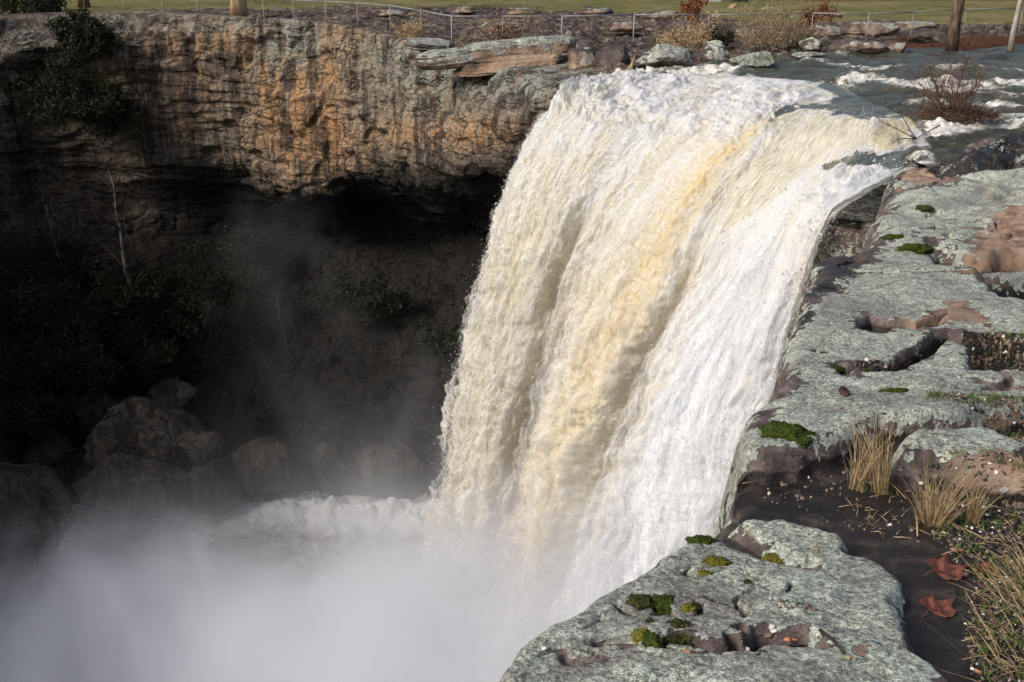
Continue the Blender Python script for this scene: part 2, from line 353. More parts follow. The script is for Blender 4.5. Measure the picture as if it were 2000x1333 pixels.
M = dict(
    wall=mat_wall(), ledge=mat_ledge(), falls=mat_falls(), veil=mat_falls(True), river=mat_river(), ground=mat_ground(),
    steel=simple('galvanised_steel', (.17, .17, .18), (.30, .30, .31), 8, .5, .1),
    rust=simple('weathered_post', (.20, .16, .12), (.32, .27, .22), 8, .7, .2),
    bark=simple('pine_bark', (.045, .030, .022), (.17, .12, .09), 5, .95, 1.0, .06, .1, st=(1, 1, .3)),
    paleb=simple('pale_bark', (.24, .21, .18), (.42, .38, .33), 5, .9, .6, .02, .1, st=(1, 1, .3)),
    tanb=simple('tan_bark', (.13, .08, .045), (.40, .29, .17), 2.2, .9, 1.0, .06, .1, st=(1, 1, .3)),
    birch=simple('mottled_bark', (.04, .035, .03), (.19, .18, .16), 2, .9, .5, .02, .1),
    twig=simple('brown_twig', (.07, .038, .028), (.17, .10, .07), 12, .9, .2, .01, .1),
    dtwig=simple('dark_twig', (.025, .018, .014), (.07, .05, .038), 12, .9, .2, .01, .1),
    redleaf=simple('russet_leaves', (.13, .05, .03), (.30, .12, .06), 6, .8, .2, .01, .1, trans=.3),
    ever=simple('evergreen_leaves', (.011, .014, .007), (.034, .042, .017), 3, .7, .2, .01, .2, trans=.2),
    pine=simple('pine_needles', (.03, .05, .015), (.07, .10, .03), 1, .7, .2, .01, .2, trans=.25),
    straw=simple('dry_straw', (.30, .20, .10), (.58, .45, .27), 30, .8, .1, .002, .2, trans=.3),
    straw2=simple('pale_brush', (.19, .14, .09), (.38, .29, .19), 5, .9, .1, .002, .1, trans=.2),
    green=simple('green_blades', (.05, .09, .015), (.14, .20, .04), 30, .7, .1, .002, .2, trans=.3),
    moss1=simple('green_moss', (.012, .020, .005), (.075, .105, .018), 110, .95, 1.0, .012, .05),
    moss2=simple('yellow_moss', (.05, .05, .010), (.22, .20, .035), 120, .95, 1.0, .012, .05),
    moss3=simple('dark_moss', (.018, .022, .008), (.085, .09, .03), 90, .95, 1.0, .016, .05),
    maple=simple('maple_leaf_skin', (.075, .025, .018), (.19, .068, .042), 26, .6, .5, .003, .3, trans=.15),
    quartz=simple('pale_pebble', (.50, .42, .38), (.72, .66, .62), 60, .6, .3, .003),
    peb=simple('brown_pebble', (.07, .05, .04), (.24, .17, .12), 40, .8, .3, .003),
    blackrock=simple('black_pebble', (.015, .014, .014), (.05, .045, .045), 40, .5, .3, .003),
    orangebit=simple('orange_scrap', (.35, .13, .05), (.50, .24, .12), 40, .6, .1),
    paper=simple('white_paper', (.74, .73, .70), (.82, .81, .78), 40, .8, .1),
    blue=simple('blue_cloth', (.10, .14, .26), (.16, .20, .34), 8, .8, .1),
)

# ------------------------------------------------------------------ near rock ledge (terrain the photographer stands on)
def base_z(Y): return np.maximum(3.538-.157*np.asarray(Y, float), 0.0)
def plan(px, py, h=0.0):
    s = slope(py); Y = (1.462-h)/np.maximum(s-.157, 1e-3)
    Y = np.where(Y > 22.5, (5-h)/s, Y)
    return at_Y(px, py, Y)
def planpoly(pts, h=0.0):
    a = np.array(pts, float); return plan(a[:, 0], a[:, 1], h)[:, :2]
EDGE = planpoly([(905,1400),(930,1345),(985,1275),(1010,1245),(1050,1213),(1095,1198),(1150,1165),(1215,1128),(1250,1108),(1335,1055),(1375,1010),(1400,980),(1432,955),(1440,920),(1447,900),(1447,870),(1450,835),(1478,797),(1498,788),(1508,750),(1530,690),(1545,640),(1560,600),(1578,560),(1590,525),(1660,516),(1690,500),(1700,450),(1722,400),(1738,352)], .1)
EDGE = np.vstack([[[-2.2, -8.0], [-1.2, 0.5]], EDGE, planpoly([(1762,335),(1800,318),(1850,292),(1930,275),(2000,265)], 0.0)[:], [[24, 32.5], [40, 36]]])
EDGE = EDGE[np.argsort(EDGE[:, 1])]
def edge_x(Y):
    Y = np.asarray(Y, float)
    return np.interp(Y, EDGE[:, 1], EDGE[:, 0]) + .05*pn(Y*1.7, 0, 3.3)*np.clip(Y/4, .3, 3) + .03*pn(Y*6, 0, 8.3)
slabA = planpoly([(700,1400),(935,1340),(985,1275),(1000,1245),(1050,1205),(1090,1190),(1150,1160),(1250,1100),(1330,1055),(1345,1042),(1375,1036),(1410,1040),(1440,1060),(1480,1075),(1540,1085),(1600,1090),(1590,1078),(1540,1074),(1490,1055),(1450,1040),(1412,1018),(1440,1005),(1520,1000),(1600,1008),(1660,1018),(1682,1035),(1674,1050),(1712,1065),(1745,1082),(1775,1112),(1782,1130),(1765,1150),(1770,1180),(1780,1215),(1790,1255),(1810,1275),(1850,1310),(1900,1400),(1900,1900),(300,1900)], .1)
slabC = planpoly([(1400,835),(1440,797),(1498,785),(1508,750),(1530,690),(1520,640),(1540,600),(1558,560),(1580,520),(1650,512),(1685,500),(1690,450),(1712,400),(1730,350),(1745,332),(1800,336),(1930,350),(2000,335),(2300,330),(2500,560),(2400,780),(2000,803),(1912,818),(1860,828),(1790,830),(1720,828),(1660,852),(1615,868),(1560,888),(1520,893),(1480,896),(1430,905)], .12)
slabH = planpoly([(1738,905),(1745,885),(1762,868),(1790,858),(1860,860),(1920,856),(2000,880),(2150,900),(2150,960),(2000,942),(1940,938),(1880,936),(1852,915),(1795,912)], .1)
pitD = planpoly([(1655,752),(1740,751),(1790,727),(1840,692),(1870,690),(1905,742),(2000,742),(2000,690),(1930,682),(1860,675),(1835,676),(1782,705),(1742,727),(1690,738),(1660,742),(1640,738),(1622,742),(1637,768)], .05)
pitE = planpoly([(1684,650),(1700,641),(1745,645),(1790,655),(1830,648),(1850,642),(1835,660),(1790,664),(1750,663),(1730,673),(1690,668)], .05)
poolF = planpoly([(1815,520),(1840,522),(1880,535),(1930,534),(1975,528),(2060,528),(2060,540),(1985,545),(1900,552),(1850,545)], .05)
poolG = planpoly([(1925,572),(1940,556),(2060,548),(2060,612),(1990,608),(1955,590)], .05)
slotT = planpoly([(1770,330),(1830,343),(1920,352),(2000,350),(1960,362),(1900,356),(1840,366),(1790,358)], .05)
crackA = planpoly([(1440,1235),(1465,1250),(1480,1232),(1500,1232),(1570,1240),(1600,1262),(1560,1262),(1500,1250),(1468,1275),(1458,1272),(1400,1280),(1340,1262),(1300,1245),(1330,1240),(1400,1262),(1446,1262)], .1)
bareedge = planpoly([(1540,650),(1560,600),(1578,555),(1588,518),(1690,508),(1700,440),(1722,400),(1735,348),(1745,345),(1742,372),(1728,420),(1712,470),(1708,520),(1668,560),(1640,580),(1615,586),(1612,606),(1590,622),(1565,640)], .12)
bare2 = planpoly([(1500,745),(1530,738),(1565,745),(1580,760),(1560,785),(1520,795),(1505,800)], .12)
bare3 = planpoly([(1450,830),(1480,800),(1540,795),(1530,815),(1510,838),(1475,842)], .12)
bare4 = planpoly([(1800,350),(1900,352),(1880,372),(1830,378),(1860,400),(1815,406),(1745,400),(1770,385)], .12)
oranges = [planpoly(q, .12) for q in (
    [(1790,628),(1800,618),(1850,606),(1900,612),(1985,640),(1960,652),(1900,640),(1850,645)],
    [(1855,668),(1900,665),(1950,672),(1940,688),(1880,684)], [(1962,760),(2050,745),(2050,770),(1975,770)], [(1890,815),(1960,795),(2050,790),(2050,815),(1910,828)],
    [(1925,440),(2060,432),(2060,520),(1960,525),(1870,528),(1890,500),(1930,470)], [(1850,548),(1905,538),(1990,543),(1930,556),(1870,556)],
    [(1738,345),(1800,352),(1900,358),(1990,365),(1900,372),(1780,370),(1745,385)], [(1880,905),(1940,895),(2050,900),(2050,950),(1890,940)],
    [(1650,1262),(1700,1248),(1740,1262),(1700,1285),(1655,1290)])]
soilp = planpoly([(1775,945),(1850,935),(2100,930),(2300,1400),(1850,1400),(1905,1340),(1900,1240),(1905,1150),(1870,1095),(1840,1060),(1800,1010)], 0)
soil2 = planpoly([(1885,690),(2100,685),(2100,745),(1930,745),(1890,728)], 0)
soil3 = planpoly([(1790,835),(1870,826),(2100,815),(2100,870),(2000,875),(1920,852),(1790,856)], 0)
blackb = planpoly([(1800,316),(1850,287),(2000,262),(2150,250),(2150,325),(2000,333),(1930,352),(1830,338)], .3)

def ledge(X, Y, full=False):
    X = np.asarray(X, float); Y = np.asarray(Y, float)
    near = np.clip(Y/4.0, .6, 4.0)                     # relief grows away from the worn foreground
    A = X/near; B = np.where(Y > 2.4, 4*np.log(np.maximum(Y, .1)/2.4)+4, Y/.6); B = np.where(Y > 16, 4*np.log(16/2.4)+4+(Y-16)/4, B)
    wx = X + .06*near*pn(A*2.3, B*2.3, 1.0) + .025*near*pn(A*8, B*8, 2.0)
    wy = Y + .06*near*pn(A*2.3, B*2.3, 5.0) + .025*near*pn(A*8, B*8, 6.0)
    sA, sC, sH = sdf(wx, wy, slabA), sdf(wx, wy, slabC), sdf(wx, wy, slabH)
    pits = np.maximum.reduce([sdf(wx, wy, q) for q in (pitD, pitE, crackA, slotT)])
    pools = np.maximum(sdf(wx, wy, poolF), sdf(wx, wy, poolG))
    slab = np.maximum.reduce([sA, sC, sH])
    e = X - edge_x(Y)
    # heights
    z = base_z(Y) - .07*near*sstep(0, .06*near, pits)
    wid = .045*near**.7
    H = (.13 + .06*pn(X*.9, Y*.9, 3.1))*near**.55
    z += H*np.sqrt(sstep(-.02*near, wid*1.5, slab)) * sstep(-.02*near, wid*.9, -pits+.01*near)**.8
    z += (.035*fbm(A*1.2, B*1.2, .3, 3) + .024*fbm(A*4, B*4, 2.2, 5))*near*(.45+.55*sstep(-.1, .3, slab))
    # bedding steps towards the upper right of the ledge
    up = sstep(6.5, 10, Y)*sstep(-.6, 1.2, X-(.36*Y+.2))
    tz = fbm(X*.28+.3*Y, Y*.55, 7.7, 3)*2.2 + .5; st = np.floor(tz*3)+sstep(.25, .75, tz*3-np.floor(tz*3))
    z += up*(.16*(st/3-tz) + .14*fbm(X*.5, Y*1.1, 4, 3))*np.clip(Y/9, 1, 2)
    z += .22*up*fbm(X*.35, Y*.7, 9.4, 2)
    # gentle general swells
    z += .035*near*pn(A*.7, B*.6, 12.5)
    cr_ = np.abs(fbm(A*.55+.3*pn(A*2, B*2, 4), B*.9, 51, 3)); cr2_ = np.abs(fbm(A*1.1+.4*pn(A*3, B*3, 14), B*2.0, 151, 3)); crackm = np.maximum(sstep(.030, .008, cr_)*sstep(-.05, .12, pn(A*.6, B*.6, 61)), sstep(.022, .006, cr2_)*sstep(.05, .2, pn(A*.9, B*.9, 66)))*sstep(.02, .2, slab)
    z -= crackm*.05*near
    pool = sstep(-.15, .12, pools)
    z = z*(1-pool) + (base_z(Y) - .10*near**.5)*pool
    # dark boulder against the river
    bb = sdf(wx, wy, blackb); z += sstep(-.1, 2.2, bb)*(.75+.35*fbm(X*.8, Y*.8, 3, 3)) * (Y > 12)
    # rounded brink
    r = .10*near; q = np.clip(1-e/r, 0, 1); z -= r*.75*(1-np.sqrt(np.maximum(1-q*q, 0)))
    z += .012*fbm(A*9, B*9, .5, 3, kind=1)*near*sstep(-.05, .1, slab)
    if not full: return z
    lich = np.minimum(slab-.045*near, -pits-.05*near) / near
    for q, k in ((bareedge, 1), (bare2, 1), (bare3, 1), (bare4, 1)): lich = np.minimum(lich, -sdf(wx, wy, q)/near)
    lich = np.minimum(lich, -pools/near-.02)
    org = np.maximum.reduce([sdf(wx, wy, q) for q in oranges]); orgm = sstep(-.12, .12, org/near + .12*fbm(A*3, B*3, 1.2, 4))
    lich = np.minimum(lich, np.clip(-org/near + .01, -.12, 1))
    lich = np.clip(lich*1.9, -.40, .30) + .05
    lich -= .75*crackm + .30*sstep(.18, .5, fbm(A*.9, B*1.3, 71, 4))
    lich -= .22*up*sstep(.0, .35, fbm(X*.5, Y*1.0, 21, 3))
    orgm = np.maximum(orgm, up*sstep(.12, .4, fbm(X*.45, Y*.9, 33, 4)))*(.75+.8*fbm(A*4, B*5, 35, 4))
    soil = np.maximum.reduce([sstep(-.12, .12, sdf(wx, wy, q)) for q in (soilp, soil2, soil3)])*sstep(.04, -.04, slab)
    soil = np.maximum(soil, sstep(-.05, .05, sdf(wx, wy, soil2)))
    wet = np.maximum(sstep(.04, -.04, slab)*(1-.75*soil)*(Y < 12), pool)
    wet = np.maximum(wet, .8*sstep(-.02, .02, bareedge_s := sdf(wx, wy, bareedge)/near)*(.72+.4*fbm(A*3, B*3, 2, 3)))
    wet = np.maximum(wet, sstep(-.03, .03, pits/near)*(1-soil)*.95)
    bbm = sstep(-.2, .3, bb)*(Y > 12); wet = np.maximum(wet, bbm*.95); lich = lich*(1-bbm) + bbm*(-.02 - .12*sstep(-.1, .4, fbm(X*.9, Y*.9, 3, 3)))
    wet = np.maximum(wet, sstep(.5, .0, e)*(Y > 16)*.9)
    moss = np.maximum(bbm*sstep(.0, .4, fbm(X*1.4, Y*1.4, 8, 3))*.9, sstep(.12, .0, np.abs(sdf(wx, wy, soil3)))*.3)
    moss = np.maximum(moss, .35*soil*sstep(.1, .4, fbm(X*3, Y*3, 4, 3)))
    return z, lich, wet, soil, orgm, moss
def on_ledge(px, py):
    p = plan(px, py, .1)
    for _ in range(40):
        z = float(ledge(np.array([p[0]]), np.array([p[1]]))[0])
        Y = (CAM_Z-z)/slope(py); p = at_Y(px, py, .5*p[1]+.5*Y)
    return Vector(tuple(p))

nr, nc, nk = 1150, 680, 26
Yr = np.concatenate([np.linspace(-7, 1.6, 40)[:-1], 1.6*(34/1.6)**np.linspace(0, 1, nr-39)])
ex = edge_x(Yr); wd = np.maximum(.55*Yr+6, 7) - np.minimum(ex, .5*Yr)
c = np.linspace(0, 1, nc)**1.55
X = ex[:, None] + wd[:, None]*c[None, :]; Y = np.repeat(Yr[:, None], nc, 1)
Z, A1, A2, A3, A4, A5 = ledge(X, Y, True)
# the cliff side hanging below the brink
k = (np.linspace(1, 0, nk, endpoint=False)**1.8)
depth = 27*k
dx = -.10*np.minimum(depth, 1.5) + .35*np.maximum(depth-1.5, 0)**.8*.5
SX = ex[:, None] + dx[None, :] + .25*pn(Yr[:, None]*.8, 0, depth[None, :]*.7)*np.minimum(depth, 1)[None, :] + .08*pn(Yr[:, None]*3, 1, depth[None, :]*2.5)*np.minimum(depth*3, 1)[None, :]
SY = np.repeat(Yr[:, None], nk, 1); SZ = Z[:, :1] - depth[None, :]
V = np.stack([np.hstack([SX, X]), np.hstack([SY, Y]), np.hstack([SZ, Z])], -1)
def padk(a, v=None): return np.hstack([np.repeat(a[:, :1], nk, 1) if v is None else np.full((nr, nk), v), a])
fb = fbm(V[:, :nk, 0], V[:, :nk, 1]*.8, V[:, :nk, 2], 3)
A1 = np.hstack([.05*fb+np.where(depth < 2.5, .02, -.2)[None, :], A1])
me = grid_mesh('rock_ledge', V, True, dict(lichen=A1, wet=padk(A2, .1), soil=padk(A3, 0), orange=padk(A4), moss=padk(A5, 0)))
tag(link('rock_ledge', me, M['ledge']), kind='structure')

# ------------------------------------------------------------------ gorge wall, cave and talus: one sheet from the far brink down to the pool
# columns run from behind the waterfall to far left, then out of view along an added shading wall; rows: plateau, brink, face, overhang edge, recess, deepest, cave floor, talus, shore, under water
Wc = [
 [(1250,120,44),(1230,138,41),(1235,190,39.5),(1230,240,39),(1230,300,40),(1230,380,42),(1230,480,46),(1230,620,44),(1230,900,39),(1230,1250,37),(1230,1330,37)],
 [(1150,105,46.5),(1155,150,40.6),(1130,190,38.6),(1110,240,38.2),(1100,290,38.6),(1090,330,41),(1080,410,46),(1080,560,45),(1080,800,42),(1080,1180,39),(1080,1260,38)],
 [(1070,88,50),(1075,165,40.5),(1066,195,39.6),(1060,240,39.6),(1060,282,40),(1040,335,41.3),(1010,430,50),(1000,540,52),(1000,700,49),(1000,1000,45),(1000,1060,44)],
 [(960,90,50),(960,120,46.5),(935,175,44.5),(930,225,44),(930,278,44),(925,345,45.8),(920,440,58),(920,530,57),(920,680,52),(920,975,48.8),(920,1020,48)],
 [(850,88,51),(845,100,49.8),(830,165,49.5),(820,220,49.2),(810,268,49.2),(810,350,50.8),(800,440,62),(800,525,60),(800,680,54),(790,955,49.8),(790,990,49)],
 [(740,62,56),(735,74,55),(730,140,55),(730,200,55),(730,268,55),(725,352,56.2),(715,430,64),(715,520,61),(715,690,55),(700,965,49.5),(700,1000,49)],
 [(640,44,59),(635,54,58),(630,140,58),(625,240,58),(620,350,57.6),(620,385,58.8),(610,440,65),(610,515,62),(600,700,55.5),(600,962,49.9),(600,1000,49)],
 [(510,35,61),(505,44,60),(500,130,60),(495,225,59.6),(490,325,59.7),(495,385,61.5),(490,440,65),(490,505,62),(490,700,56),(480,985,49),(480,1020,48)],
 [(380,26,64),(375,36,62),(380,90,60.6),(385,160,61),(385,245,60.8),(380,335,61.0),(372,400,63),(360,500,61.5),(360,700,56),(350,975,49.4),(350,1010,48.5)],
 [(240,22,65),(235,33,62.5),(240,90,61),(240,160,61.5),(240,240,61.3),(240,320,61.5),(240,400,62.5),(240,510,60.8),(240,700,55),(230,985,49),(230,1020,48)],
 [(120,24,65),(110,34,62.5),(110,90,60),(100,130,61.5),(100,200,62.5),(100,300,62),(100,400,62),(100,520,59.8),(100,700,54),(80,1010,47.8),(80,1050,47)],
 [(0,28,65),(0,40,61.5),(0,100,59),(0,140,60.5),(0,200,61),(0,290,60.5),(0,400,60.5),(0,520,58.5),(0,700,52.5),(-40,1020,47),(-40,1060,46)],
 [(-200,28,65),(-200,42,61),(-200,100,59),(-200,150,59.5),(-200,220,59.5),(-200,300,59),(-200,400,59),(-200,520,57),(-200,700,51),(-200,1030,46),(-220,1080,45)],
 ((-36.5,52,.3),(-34.5,51,0),(-34,50.5,-3),(-33.5,50,-6),(-33.5,50,-8),(-33.5,50,-10),(-33.5,50,-13),(-32,50,-16),(-29,48,-20),(-26,46,-25),(-25,45,-27)),  # unseen left wall from here on, brought in to cast shade on the talus
 ((-36,38,.5),(-34,38,0.3),(-33.5,38,-3),(-33,38,-6),(-33,38,-8),(-33,38,-10),(-33,38,-13),(-32,38,-16),(-28,38,-20),(-26,38,-25),(-25,38,-27)),
 ((-36,22,.5),(-33,22,0.4),(-33,22,-3),(-33,22,-6),(-33,22,-8),(-33,22,-10),(-33,22,-13),(-32,22,-16),(-28.5,22,-20),(-27,22,-25),(-26,22,-27)),
 ((-38,2,.5),(-33,2,0.4),(-33,2,-3),(-33,2,-6),(-33,2,-8),(-33,2,-10),(-33,2,-13),(-32,2,-16),(-31,2,-20),(-29,2,-25),(-28,2,-27)),
]
Wn = np.array([[list(at_Y(*p)) + [p[0], p[1]] for p in col] if isinstance(col, list) else [list(p) + [-600-100*k, 300] for p in col] for k, col in enumerate(Wc)])
W = net(Wn, np.interp(np.linspace(0, 1, 880), [0, .06, .84, 1], [0, 2, 12, 16]), np.interp(np.linspace(0, 1, 640), [0, .05, .62, .8, 1], [0, 1, 6, 8, 10]))
WV = W[..., :3].copy(); WP = W[..., 3:]
N = normals(WV)
if N[400, 150, 1] > 0: N = -N
x, y, z = WV[..., 0], WV[..., 1], WV[..., 2]
rowt = np.interp(np.linspace(0, 1, 640), [0, .05, .62, .8, 1], [0, 1, 6, 8, 10])[None, :]
face = sstep(.6, 1.3, rowt); talus = sstep(6.3, 7.5, rowt); dome = sstep(1.0, 1.6, rowt)
bed = z*1.0 + .25*x*.12 + .6*pn(x*.12, y*.12, z*.2)
led = fbm(x*.10, y*.10, bed*.9, 4, .6)
qn = fbm(x*.11+.25*pn(x*.5, y*.5, z*.5), y*.11, z*.17+.1*pn(x*.6, y*.6, z*.3), 3)*4.2; qs = np.floor(qn)+sstep(.38, .62, qn-np.floor(qn))
qn2 = fbm(x*.35+9, y*.35, z*.55+.2*pn(x, y, z), 3)*4.0; qs2 = np.floor(qn2)+sstep(.40, .60, qn2-np.floor(qn2))
d = face*(1-talus)*(.62*qs/2.2 + .20*qs2/2.2 + .35*fbm(x*.08, y*.08, z*.16, 2) + .25*led)
rj = fbm(x*.5, y*.5, z*.06, 3, kind=2); d -= face*(1-talus)*.14*sstep(.55, .9, rj)
tz = bed*1.1 + 1.5*pn(x*.2, y*.2, z*.3); fr = tz-np.floor(tz)
d += (1-talus)*dome*.17*(sstep(.0, .22, fr)-sstep(.55, 1.0, fr))*sstep(-.25, .35, fbm(x*.2, y*.2, z*.4+7, 3))
d += face*.09*fbm(x*1.1, y*1.1, z*1.6, 5, .6) + face*.03*fbm(x*4, y*4, z*7, 3)
d += .35*sstep(3.6, 4.6, rowt)*(1-talus)*fbm(x*.25, y*.25, z*1.5, 4, .6)
d += talus*(1.1*fbm(x*.22, y*.22, z*.22, 3, kind=1) + .5*fbm(x*.8, y*.8, z*.8, 4, kind=1))*sstep(9.6, 8.6, rowt)
# scalloped upper band left of centre
sc = sstep(250, 300, WP[..., 0])*sstep(505, 490, WP[..., 0])*sstep(1.0, 1.5, rowt)*sstep(2.6, 2.1, rowt)
d += sc*.5*(np.abs(pn(x*.55, y*.2, z*.12+4))*2-.5)
WV = WV + N*d[..., None]
PX, PY = WP[..., 0], WP[..., 1]
def blob(cx, cyy, rx, ry): return np.exp(-(((PX-cx)/rx)**2+((PY-cyy)/ry)**2)**1.6)
orange = np.clip(1.15*blob(585,215,95,120)+.9*blob(890,262,150,30)+.5*blob(660,300,90,60)+.45*blob(330,70,200,45)*(sc*.6+.4)+.35*blob(300,190,140,80)+.5*blob(930,235,120,25)+.3*blob(620,100,200,60)+.3*blob(800,200,80,60), 0, 1)
lichn = np.clip(.9*blob(565,85,70,55)+.7*blob(800,110,110,60)+.95*blob(1000,150,150,38)+.5*blob(1040,210,60,40)+.5*blob(120,80,130,45)+.35*blob(50,450,120,80)+.5*blob(850,200,140,50)+.4*blob(350,45,200,18), 0, 1)
painted_shade = np.clip(sstep(4.3, 5.2, rowt)*.9*sstep(250, 420, PX) + .35*sstep(260, 100, PX) + .25*sstep(4, 5, rowt) + talus*.85, 0, 1.0) + 0*PX  # shade painted into cave and talus colour, over dark wet rock and soil
me = grid_mesh('gorge_wall', WV, False, dict(orange=orange, lichen=lichn*(1-talus), painted_shade=painted_shade))
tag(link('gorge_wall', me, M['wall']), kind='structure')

# ------------------------------------------------------------------ rock wall behind the falling water and under the river brink
bp_ = [(40,1.5,39.2),(2.0,39,0),(2.6,36.8,0),(3.6,35.2,0),(5.0,34,0),(6.4,32.4,0),(7.0,30.6,0),(8.2,28.6,0),(8.6,26.6,0),(7.3,23.2,0),(6.9,21.2,0),(8.2,20.6,0),(9.3,20.2,0),(11.5,19,0)]
bp_ = np.array([(a, b) for a, b, *_ in bp_[1:]])
pp = cr(bp_, 300); dd = np.linspace(0, 1, 160)**1.3*27
tx = np.gradient(pp, axis=0); nn = np.stack([-tx[:, 1], tx[:, 0]], -1); nn /= np.linalg.norm(nn, axis=1)[:, None]
if nn[100, 0] > 0: nn = -nn
Xb = pp[:, 0][:, None]+0*dd; Yb = pp[:, 1][:, None]+0*dd; Zb = -.65-dd[None, :]+0*Xb
off = .5*fbm(Xb*.3, Yb*.3, Zb*.4, 4) + .25*fbm(Xb*1.4, Yb*1.4, Zb*.9, 4) - .12*np.minimum(dd, 12)[None, :] + .2
Xb = Xb+nn[:, 0][:, None]*off; Yb = Yb+nn[:, 1][:, None]*off
Vb = np.stack([Xb, Yb, Zb], -1)
back = np.stack([pp[:, 0]+4*-nn[:, 0], pp[:, 1]+4*-nn[:, 1], np.full(300, -1.0)], -1)[:, None]
Vb = np.concatenate([back, Vb], 1)
me = grid_mesh('brink_rock', Vb, False, dict(lichen=np.full(Vb.shape[:2], .0), wet=np.full(Vb.shape[:2], .3), soil=np.zeros(Vb.shape[:2]), orange=np.zeros(Vb.shape[:2]), moss=np.full(Vb.shape[:2], .25)))
tag(link('brink_rock', me, M['ledge']), kind='structure')

# ------------------------------------------------------------------ river above the falls
def rpoly(pts): a = np.array(pts, float); return np.array([at_z(u, v, 0.05)[:2] for u, v in a])
lipP = np.array([at_z(u, v, .05)[:2] for u, v in [(1172,151),(1180,152),(1285,147),(1420,149),(1560,161),(1660,184),(1722,213),(1765,234),(1790,262),(1810,291),(1782,322)]])
river_poly = np.vstack([lipP, [[20, 24], [60, 30], [120, 50], [120, 60], [40, 55]], rpoly([(2000,100),(1900,100),(1700,108),(1560,114),(1450,136),(1300,146),(1190,150)])])
nyr, nxr = 420, 760
ys = 19*(60/19)**np.linspace(0, 1, nyr); ss = np.linspace(-.02, 1, nxr)**1.0
Yg = np.repeat(ys[:, None], nxr, 1); Xg = Yg*(-.0+ss[None, :]*.72)+1.0 + ss[None, :]**6*40
foam_lines = [  # crest lines in the photo, their width and strength
 ([(1110,165),(1200,155),(1330,150),(1430,165),(1500,185)], 2.0, 1.0), ([(1110,200),(1250,190),(1400,190),(1500,200)], 1.6, 1.0),
 ([(1530,180),(1600,172),(1700,160),(1800,172),(1850,165)], .9, .9), ([(1870,178),(1900,168),(1960,166),(2060,172)], .8, .95), ([(1980,185),(2100,190)], .8, .7),
 ([(1660,138),(1720,143),(1755,132)], .35, .6), ([(1600,205),(1680,206),(1750,212)], .25, .55), ([(1370,135),(1450,128)], .35, .5),
 ([(1660,300),(1730,285),(1790,272),(1850,262),(1930,250),(2060,262)], .55, .95), ([(1730,340),(1690,330),(1640,345),(1560,340)], 1.1, 1.1), ([(1740,350),(1700,362),(1650,385)], 1.0, 1.1), ([(1780,300),(1800,318),(1770,330)], .45, .7),
 ([(1690,120),(1640,117),(1650,112)], .25, .5), ([(1500,160),(1450,150)], .5, .6), ([(1780,205),(1860,200),(1960,206),(2060,212)], .5, .55), ([(1900,232),(1980,228),(2060,236)], .4, .5), ([(1560,128),(1640,132)], .4, .5), ([(1820,140),(1900,136),(1990,146)], .4, .45), ([(1780,262),(1830,240)], .4, .7)]
def foamf(X, Y):
    f = np.zeros_like(X)
    for pts, w, s in foam_lines:
        q = cr(np.array([at_z(u, v, .05)[:2] for u, v in pts]), len(pts)*4)
        dmin = np.full(X.shape, 1e9)
        for a, b in zip(q[:-1], q[1:]):
            ex_, ey_ = b-a; h = np.clip(((X-a[0])*ex_+(Y-a[1])*ey_)/(ex_**2+ey_**2+1e-9), 0, 1)
            dmin = np.minimum(dmin, ((X-a[0]-h*ex_)**2+(Y-a[1]-h*ey_)**2))
        wob = 1+.9*fbm(X*.8, Y*1.2, w*9, 4)
        f = np.maximum(f, s*np.exp(-dmin/(w*wob)**2))
    return f
def river_h(X, Y, foam=None):
    if foam is None: foam = foamf(X, Y)
    fx = X*.94+Y*.34; fy = -X*.34+Y*.94                     # along and across the stream
    h = .05 + .46*fbm(fx*.20, fy*.42, 1.0, 4) + .20*fbm(fx*.7, fy*.9, 4.0, 3)
    h += foam*(.05 + .42*np.abs(fbm(fx*1.1, fy*1.1, 2.0, 4))*1.6)
    up = sstep(34, 46, Y)*.12
    return h+up
fo = foamf(Xg, Yg); Zg = river_h(Xg, Yg, fo)
rs = sdf(Xg, Yg, river_poly)
lipd = np.full(Xg.shape, 1e9)
for a, b in zip(lipP[:-1], lipP[1:]):
    ex_, ey_ = b-a; h = np.clip(((Xg-a[0])*ex_+(Yg-a[1])*ey_)/(ex_**2+ey_**2+1e-9), 0, 1)
    lipd = np.minimum(lipd, np.sqrt((Xg-a[0]-h*ex_)**2+(Yg-a[1]-h*ey_)**2))
Zg = Zg - .10*sstep(.9, 0, lipd)
flow = np.stack([Xg*.94+Yg*.34, -Xg*.34+Yg*.94, Zg], -1)
keep = rs > -.35
fc = grid_faces(nyr, nxr, True); kf = keep.ravel()[fc].all(1); fc = fc[kf]
used = np.zeros(nyr*nxr, bool); used[fc.ravel()] = True; remap = np.cumsum(used)-1
me = mesh_np('river', np.stack([Xg, Yg, Zg], -1).reshape(-1, 3)[used], remap[fc], True, dict(foam=fo.ravel()[used], flow=flow.reshape(-1, 3)[used]))
tag(link('river', me, M['river']), kind='structure')

